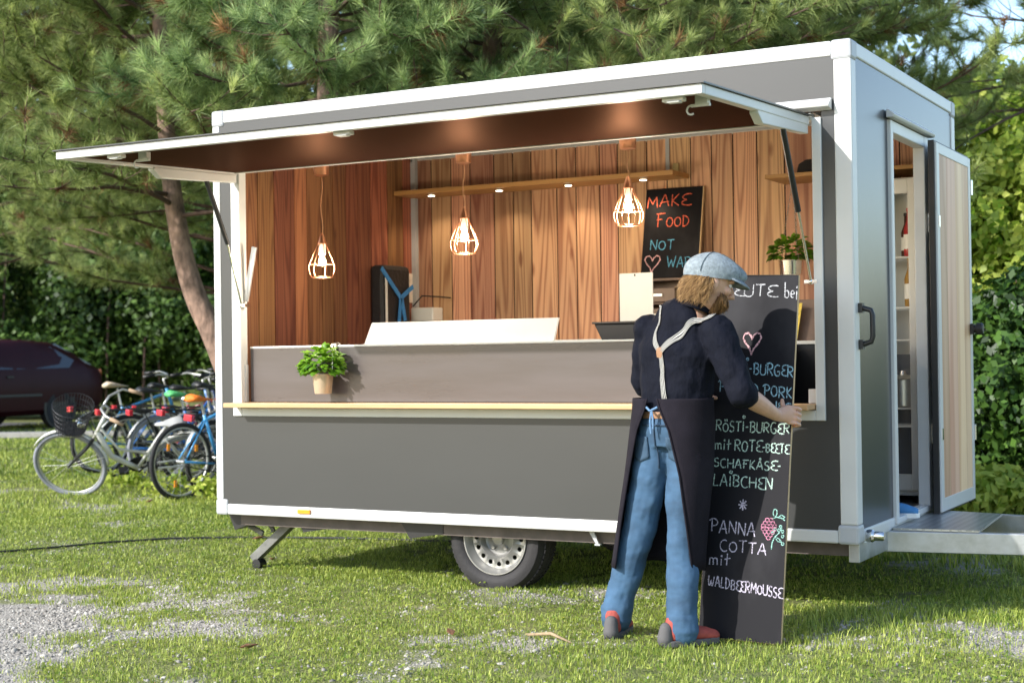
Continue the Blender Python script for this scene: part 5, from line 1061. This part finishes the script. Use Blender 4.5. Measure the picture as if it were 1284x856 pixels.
# ------------------------------------------------------------------ trees
M_deadn=leafmat('dry_pine_needles','#5a3a22','#b0885a',.7,.2)
def pine(label,base,trunk,trad,limbs,seed,mat_n,tuft=(60,.16),dens=1.0,reach=(1.6,3.2),z0=2.0,bias=None,dead=0):
    """trunk: points; limbs: number; needles in tufts along every branch"""
    r=np.random.RandomState(seed); pr=random.Random(seed); T=[V(p) for p in trunk]
    root=thing('pine_tree',label,'pine tree',base,'pines behind the trailer'); q=MB()
    P_=[];k=len(T)
    for i in range(k-1):
        a=T[max(i-1,0)];b=T[i];c=T[i+1];d=T[min(i+2,k-1)]
        for j in range(6):
            t=j/6; P_.append(.5*((2*b)+(c-a)*t+(2*a-5*b+4*c-d)*t*t+(3*b-a-3*c+d)*t**3))
    P_.append(T[-1]); N=len(P_); q.tube(P_,[trad*(1-.7*i/N) for i in range(N)],14); q.build('trunk',M_bark,root,smooth=True)
    q=MB(); C=[];A=[];young=[]
    hi=[p for p in P_ if p.z>=z0]
    for li in range(limbs):
        t=(li+.5*pr.random())/limbs; p0=hi[min(int(t*len(hi)),len(hi)-1)]; az_=li*2.4+pr.uniform(-.5,.5)
        if bias is not None and pr.random()<.6: az_=bias+pr.gauss(0,.8)
        ln=pr.uniform(*reach)*(1-.35*t); d=V((math.cos(az_),math.sin(az_),pr.uniform(-.1,.45))).normalized(); pts=[p0]; m_=12
        for j in range(m_):
            d=(d+V((pr.gauss(0,.09),pr.gauss(0,.09),pr.gauss(-.02,.06)+.03*(j>7)))).normalized(); d.z=max(d.z,.1) if pts[-1].z<2.5 else d.z; pts.append(pts[-1]+d*ln/m_)
        q.tube(pts,[.024*(1-.85*j/m_)*(.6+.4*ln/2.5) for j in range(m_+1)],6)
        for j in range(3,m_+1):
            for _ in range(1 if pr.random()<.4 else 2):
                bd=(pts[min(j+1,m_)]-pts[j-1]).normalized(); sd=bd.cross(V((0,0,1))).normalized(); s=pr.choice((-1,1)); dd=(bd*pr.uniform(.2,.9)+sd*s*pr.uniform(.4,1)+V((0,0,pr.uniform(-.25,.55)))).normalized(); l2=pr.uniform(.25,.75)*(1.15-j/m_*.4); tw=[pts[j]]
                for e in range(5):
                    dd=(dd+V((pr.gauss(0,.12),pr.gauss(0,.12),.10))).normalized(); tw.append(tw[-1]+dd*l2/5)
                q.tube(tw,[.007,.006,.006,.005,.004,.003],4,cap=False)
                if pr.random()<dead: continue
                for e in (1,2,3,4,5):
                    if e<5 and pr.random()>.8*dens: continue
                    C.append(tw[e]+V((pr.gauss(0,.02),pr.gauss(0,.02),0))); A.append(((tw[e]-tw[e-1]).normalized()+V((pr.gauss(0,.25),pr.gauss(0,.25),.35 if e==5 else .2))).normalized()); young.append(e==5)
    q.build('branch',M_twig,root,smooth=True)
    C=np.array(C);A=np.array(A);young=np.array(young); M=len(C); K,Ln=tuft
    u=np.cross(A,r.randn(M,3)); u/=np.linalg.norm(u,axis=1)[:,None]+1e-9; w_=np.cross(A,u)
    ph=r.uniform(0,2*PI,(M,K)); th=np.radians(r.uniform(8,88,(M,K))*np.where(young[:,None],.75,1.05)); L0=Ln*r.uniform(.6,1.15,(M,K))*np.where(np.degrees(th)<25,.75,1)
    D=A[:,None]*np.cos(th)[...,None]+(u[:,None]*np.cos(ph)[...,None]+w_[:,None]*np.sin(ph)[...,None])*np.sin(th)[...,None]
    D[...,2]-=.12*(np.degrees(th)>50); S_=np.cross(D,r.randn(M,K,3)); S_/=np.linalg.norm(S_,axis=2)[...,None]+1e-9
    p0=C[:,None]-A[:,None]*r.uniform(0,.09,(M,K))[...,None]; wd=.0034
    v=np.stack([p0-S_*wd,p0+S_*wd,p0+D*L0[...,None]],2).reshape(-1,3); F=np.arange(M*K*3).reshape(-1,3)
    tn=np.clip(.30+.16*r.randn(M)[:,None]+.1*r.randn(M,K)+np.where(young[:,None]&(np.degrees(th)<38),.42,0),0,1).ravel()
    dead_=np.repeat(r.rand(M)<.05,K).astype(int); npmesh('crown',v,F,[mat_n,M_deadn],root,tint=tn,midx=dead_); return root
def straight(b,h,lean,seed):
    pr=random.Random(seed); b=V(b); return [b+V((lean[0]*t+pr.gauss(0,.06)*t,lean[1]*t+pr.gauss(0,.06)*t,h*t)) for t in (0,.15,.3,.45,.6,.75,.9,1)]
t1=[(-2.75,4.6,-.05),(-3.12,4.41,.42),(-3.31,4.3,.86),(-3.507,4.185,1.458),(-3.65,4.10,1.83),(-3.753,4.041,2.277),(-3.827,3.994,2.87),(-3.867,3.964,3.54),(-3.88,3.95,4.13),(-3.95,3.9,5.0),(-4.0,3.95,6.2),(-4.0,4.0,7.6)]
AR=math.atan2(rh.y,rh.x)      # direction towards the right of the row
pine('pine with a bare curved trunk rising beside the left end of the trailer',t1[0],t1,.135,34,11,M_needle,reach=(1.5,3.0),z0=2.5,dead=.1,bias=AR+PI)
def pt_(px,d,h,lean,sd,label,n,m_,**k): pine(label,fr(px,d),straight(fr(px,d),h,lean,sd),.14,n,10+sd,m_,**k)
pt_(-130,16,7.6,(.5,-.2),2,'leftmost pine whose boughs droop in from the left edge',64,M_needle,reach=(2.4,4.2),z0=3.4,dead=.06,bias=AR)
pt_(-20,21,8.5,(.3,0),12,'far left pine filling the top left corner behind the others',46,M_needle,reach=(2.2,3.6),z0=2.4,dead=.05,bias=AR)
pt_(292,18,8,(.1,0),4,'pine standing behind the curved trunk, filling the gap left of the roof',60,M_needle,reach=(2.0,3.6),z0=1.8,dead=.06,bias=AR+PI)
pt_(395,12.6,6.8,(.1,.2),5,'blue green pine close behind the left half of the trailer roof',60,M_needleb,tuft=(70,.18),reach=(1.1,2.2),z0=2.7)
pt_(600,14,7.5,(.3,.2),6,'pine behind the middle of the trailer roof',64,M_needleb,reach=(1.4,2.8),z0=2.7,dead=.05)
pt_(500,19,8.5,(.3,.2),19,'more distant pine filling in between the blue green pine and the middle one',50,M_needle,reach=(2,3.4),z0=2.6,dead=.05)
pt_(815,13.5,7.5,(-.2,.3),7,'pine behind the raised awning, right of the middle one',64,M_needle,reach=(1.4,2.8),z0=2.7,dead=.05)
pt_(770,19,8.5,(.2,.2),20,'distant pine seen between the two pines behind the awning',50,M_needle,reach=(2,3.4),z0=2.6,dead=.05)
pt_(1010,15,7.5,(.2,.3),8,'pine behind the right end of the trailer roof',50,M_needle,reach=(1.3,2.4),z0=2.9,dead=.05)
pt_(1420,17,8,(-.2,.2),9,'thin open pine with bare twigs at the upper right, sky showing through',26,M_needle,reach=(1.8,3.6),z0=4.0,dead=.4,bias=AR+PI)
def blob_leaves(blobs,n,size,r,flat=.0,shell=.45):
    """leaf faces through lumpy volumes: blobs = (centre, radii)"""
    vol=np.array([b[1][0]*b[1][1]*b[1][2] for b in blobs])**(2/3); cnt=(n*vol/vol.sum()).astype(int); Vs=[];Ts=[]
    for (c,rad),m_ in zip(blobs,cnt):
        d=r.randn(m_,3); d/=np.linalg.norm(d,axis=1)[:,None]; rr=(shell+(1-shell)*r.rand(m_))*(1+.16*np.sin(d[:,0]*7+c[0])*np.cos(d[:,2]*6+c[1])); p=np.array(c)+d*rr[:,None]*np.array(rad); ok=p[:,2]>.02; p=p[ok]; d=d[ok]; m_=len(p)
        nn=d+r.randn(m_,3)*.55+np.array([0,0,.25]); nn/=np.linalg.norm(nn,axis=1)[:,None]; a=np.cross(nn,r.randn(m_,3)); a/=np.linalg.norm(a,axis=1)[:,None]; b_=np.cross(nn,a); s=size*r.uniform(.55,1.25,m_)[:,None]
        Vs.append(np.stack([p-a*s,p+b_*s*.62-nn*s*.12,p+a*s-nn*s*.25,p-b_*s*.62-nn*s*.12],1)); Ts.append(np.clip(.42+.2*r.randn(m_)+.12*r.randn(),0,1))
    v=np.concatenate(Vs); return v.reshape(-1,3),(np.arange(len(v))*4)[:,None]+np.array([[0,1,2,3]]),np.concatenate(Ts)
def bush(name,label,cat,blobs,n,size,m_,seed,stems=5,group=None):
    r=np.random.RandomState(seed); c0=blobs[0][0]; base=(c0[0],c0[1],0); root=thing(name,label,cat,base,group); v,F,t=blob_leaves(blobs,n,size,r); npmesh('foliage',v,F,m_,root,tint=t)
    q=MB(); pr=random.Random(seed)
    for k in range(stems):
        c,rad=blobs[k%len(blobs)]; a=V((c[0]+pr.uniform(-.3,.3)*rad[0],c[1]+pr.uniform(-.2,.2)*rad[1],-.03)); e=V(c)+V((pr.uniform(-.5,.5)*rad[0],0,rad[2]*.6)); k_=min(1,rad[0]*.55); q.tube([a,a.lerp(e,.4)+V((pr.uniform(-.2,.2)*k_,0,0)),e],[.05*k_**1.5,.035*k_**1.5,.012*k_],6)
    q.build('stem',M_twig,root,smooth=True); return root
pr=random.Random(40)
def lump(px,d,zc,rad): p=fr(px,d); return ((p.x,p.y,zc),rad)
hl=['dark leafy hedge bush behind the maroon car, leftmost','dark leafy hedge bush between the car and the curved pine','dark leafy hedge bush behind the bicycle row','dark leafy hedge bush behind the left end of the trailer']
for k,px in enumerate((-30,95,205,310)):
    bl=[lump(px+pr.uniform(-50,50),33+pr.uniform(-1,1.5),pr.uniform(.8,5.2),(pr.uniform(.9,1.6),pr.uniform(.8,1.2),pr.uniform(.8,1.4))) for _ in range(14)]
    bush('hedge_bush',hl[k],'hedge bush',bl,26000,.08,M_leafd,60+k)
bl=[lump(px,d,z,(rx,.8,rz)) for px,d,z,rx,rz in ((1225,12.6,.5,.6,.75),(1275,12.3,.95,.6,.7),(1350,12.2,.7,.8,.95),(1250,12.8,1.25,.5,.5),(1320,12.5,1.5,.6,.5),(1420,12,1.0,.8,.95),(1500,11.6,.9,.9,1.0),(1170,13.2,.6,.7,.8),(1210,13.0,1.1,.4,.5))]
bush('ivy_hedge','dense dark ivy hedge beside the open side door','ivy hedge',bl,52000,.045,M_ivy,71)
bl=[lump(px,d,z,(rx,.9,rz)) for px,d,z,rx,rz in ((1235,14.3,2.35,.55,.5),(1290,14.2,2.0,.65,.55),(1185,14.6,2.3,.6,.6),(1350,14,2.4,.8,.7),(1250,14.6,2.9,.5,.35),(1310,14.5,3.0,.6,.4),(1140,15,2.3,.6,.8),(1420,13.5,2.2,.8,.7),(1260,14,1.5,.7,.4))]
bush('yellow_green_shrub','sunlit yellow green shrub above the ivy hedge','shrub',bl,22000,.056,M_leaft,72)
bl=[lump(px,d,z,(rx,1.2,rz)) for px,d,z,rx,rz in ((1225,21,3.3,.9,.6),(1275,21,3.9,.8,.6),(1300,20.5,3.0,.7,.5),(1195,21,4.3,.9,.7),(1330,20,4.4,1.0,.8),(1260,21.5,4.9,1.0,.5),(1150,22,4.2,1.0,.9))]
bush('broadleaf_tree','light leafy tree at the right edge behind the yellow green shrub','tree',bl,9000,.085,M_leaft,73,stems=7)
bl=[lump(px,d,z,(rx,.8,rz)) for px,d,z,rx,rz in ((1262,16,2.75,.4,.38),(1290,16,2.6,.45,.42))]
bush('dark_shrub','dark leafy shrub between the yellow green shrub and the light tree','shrub',bl,5000,.07,M_leafd,74)
bl=[lump(px,11.2+pr.uniform(-.6,.6),.16,(.35,.3,.22)) for px in (1215,1250,1290)]
bush('nettle_clump','low bright weeds below the ivy hedge beyond the drawbar','weeds',bl,1500,.05,M_leaft,75,stems=3)
for px,py,l,k in ((212,624,'bright weeds growing at the foot of the black bicycle tyre',1),(255,629,'bright weeds beside the lower left corner of the trailer',2),(158,612,'low weeds under the frame of the white bicycle',3)):
    p=gp(px,py); bl=[((p.x+pr.uniform(-.15,.15),p.y+pr.uniform(-.1,.1),pr.uniform(.06,.16)),(pr.uniform(.12,.2),.12,pr.uniform(.09,.15))) for _ in range(3)]
    bush('weed_plant',l,'weeds',bl,220,.032,M_leaft,90+k,stems=4)
# far wood closing the view
pr=random.Random(4); bl=[]
for k in range(80):
    px=-1150+k*42; bl.append(lump(px,46+pr.uniform(-3,3),pr.uniform(1,3.5),(2.6,1.5,3.2))); 
    if px<1100:
        bl.append(lump(px,48+pr.uniform(-3,3),pr.uniform(5,8.5),(2.6,1.5,2.4))); bl.append(lump(px,50+pr.uniform(-3,3),pr.uniform(9,13.5),(2.6,1.5,2.6)))
v,F,t=blob_leaves(bl,130000,.24,np.random.RandomState(9)); tag(npmesh('far_wood',v,F,leafmat('far_leaf','#3d5626','#a9b56a',.6,.35),tint=t),'far wood of dark trees closing the view','wood',kind='stuff')

# ------------------------------------------------------------------ small things on the ground
q=MB(); pts=[gp(-60,697),gp(0,692),gp(70,687),gp(130,682),gp(210,677),gp(300,675),gp(420,678),gp(560,680),gp(690,690)]
q.tube([p+V((0,0,.014+float(gz(p.x,p.y)))) for p in pts],.0075,8); tag(q.build('hose',M_black,smooth=True),'thin black hose lying across the grass and under the trailer','hose')
M_stick=mat('dry_stick',(.3,.22,.13),.9,var=(30,.3)); M_dry=mat('dry_brown_leaf',(.16,.075,.035),.8,var=(40,.3))
for (a,b,l) in (((655,801),(712,811),'curved dry stick lying in the grass in front of the wheel'),):
    p,e=gp(*a),gp(*b); q=MB(); q.tube([p+V((0,0,.022)),p.lerp(e,.5)+V((0,.02,.04)),e+V((0,0,.02))],[.006,.008,.004],6); tag(q.build('stick',M_stick,smooth=True),l,'stick')
for (x,y,l) in ((307,818,'curled brown leaf lying in the lower left gravel'),(322,679,'brown leaf behind the foot of the stabiliser leg'),(338,706,'brown leaf beside the foot of the stabiliser leg'),(186,632,'brown leaf lying in front of the white bicycle'),(560,800,'brown leaf lying in the grass below the wheel')):
    p=gp(x,y); q=MB(); a=pr.uniform(0,6); d=V((math.cos(a),math.sin(a),0)); s=V((-d.y,d.x,0)); p=p+V((0,0,.025)); L0=.045
    q.add([p-d*L0,p-d*.01+s*.02+V((0,0,.012)),p+d*L0+V((0,0,.015)),p-d*.01-s*.02+V((0,0,.012)),p+V((0,0,-.004))],[(0,4,1),(1,4,2),(2,4,3),(3,4,0)]); tag(q.build('dead_leaf',M_dry,smooth=True,mods=(solidify(.002),)),l,'dead leaf','dead leaves on the grass')
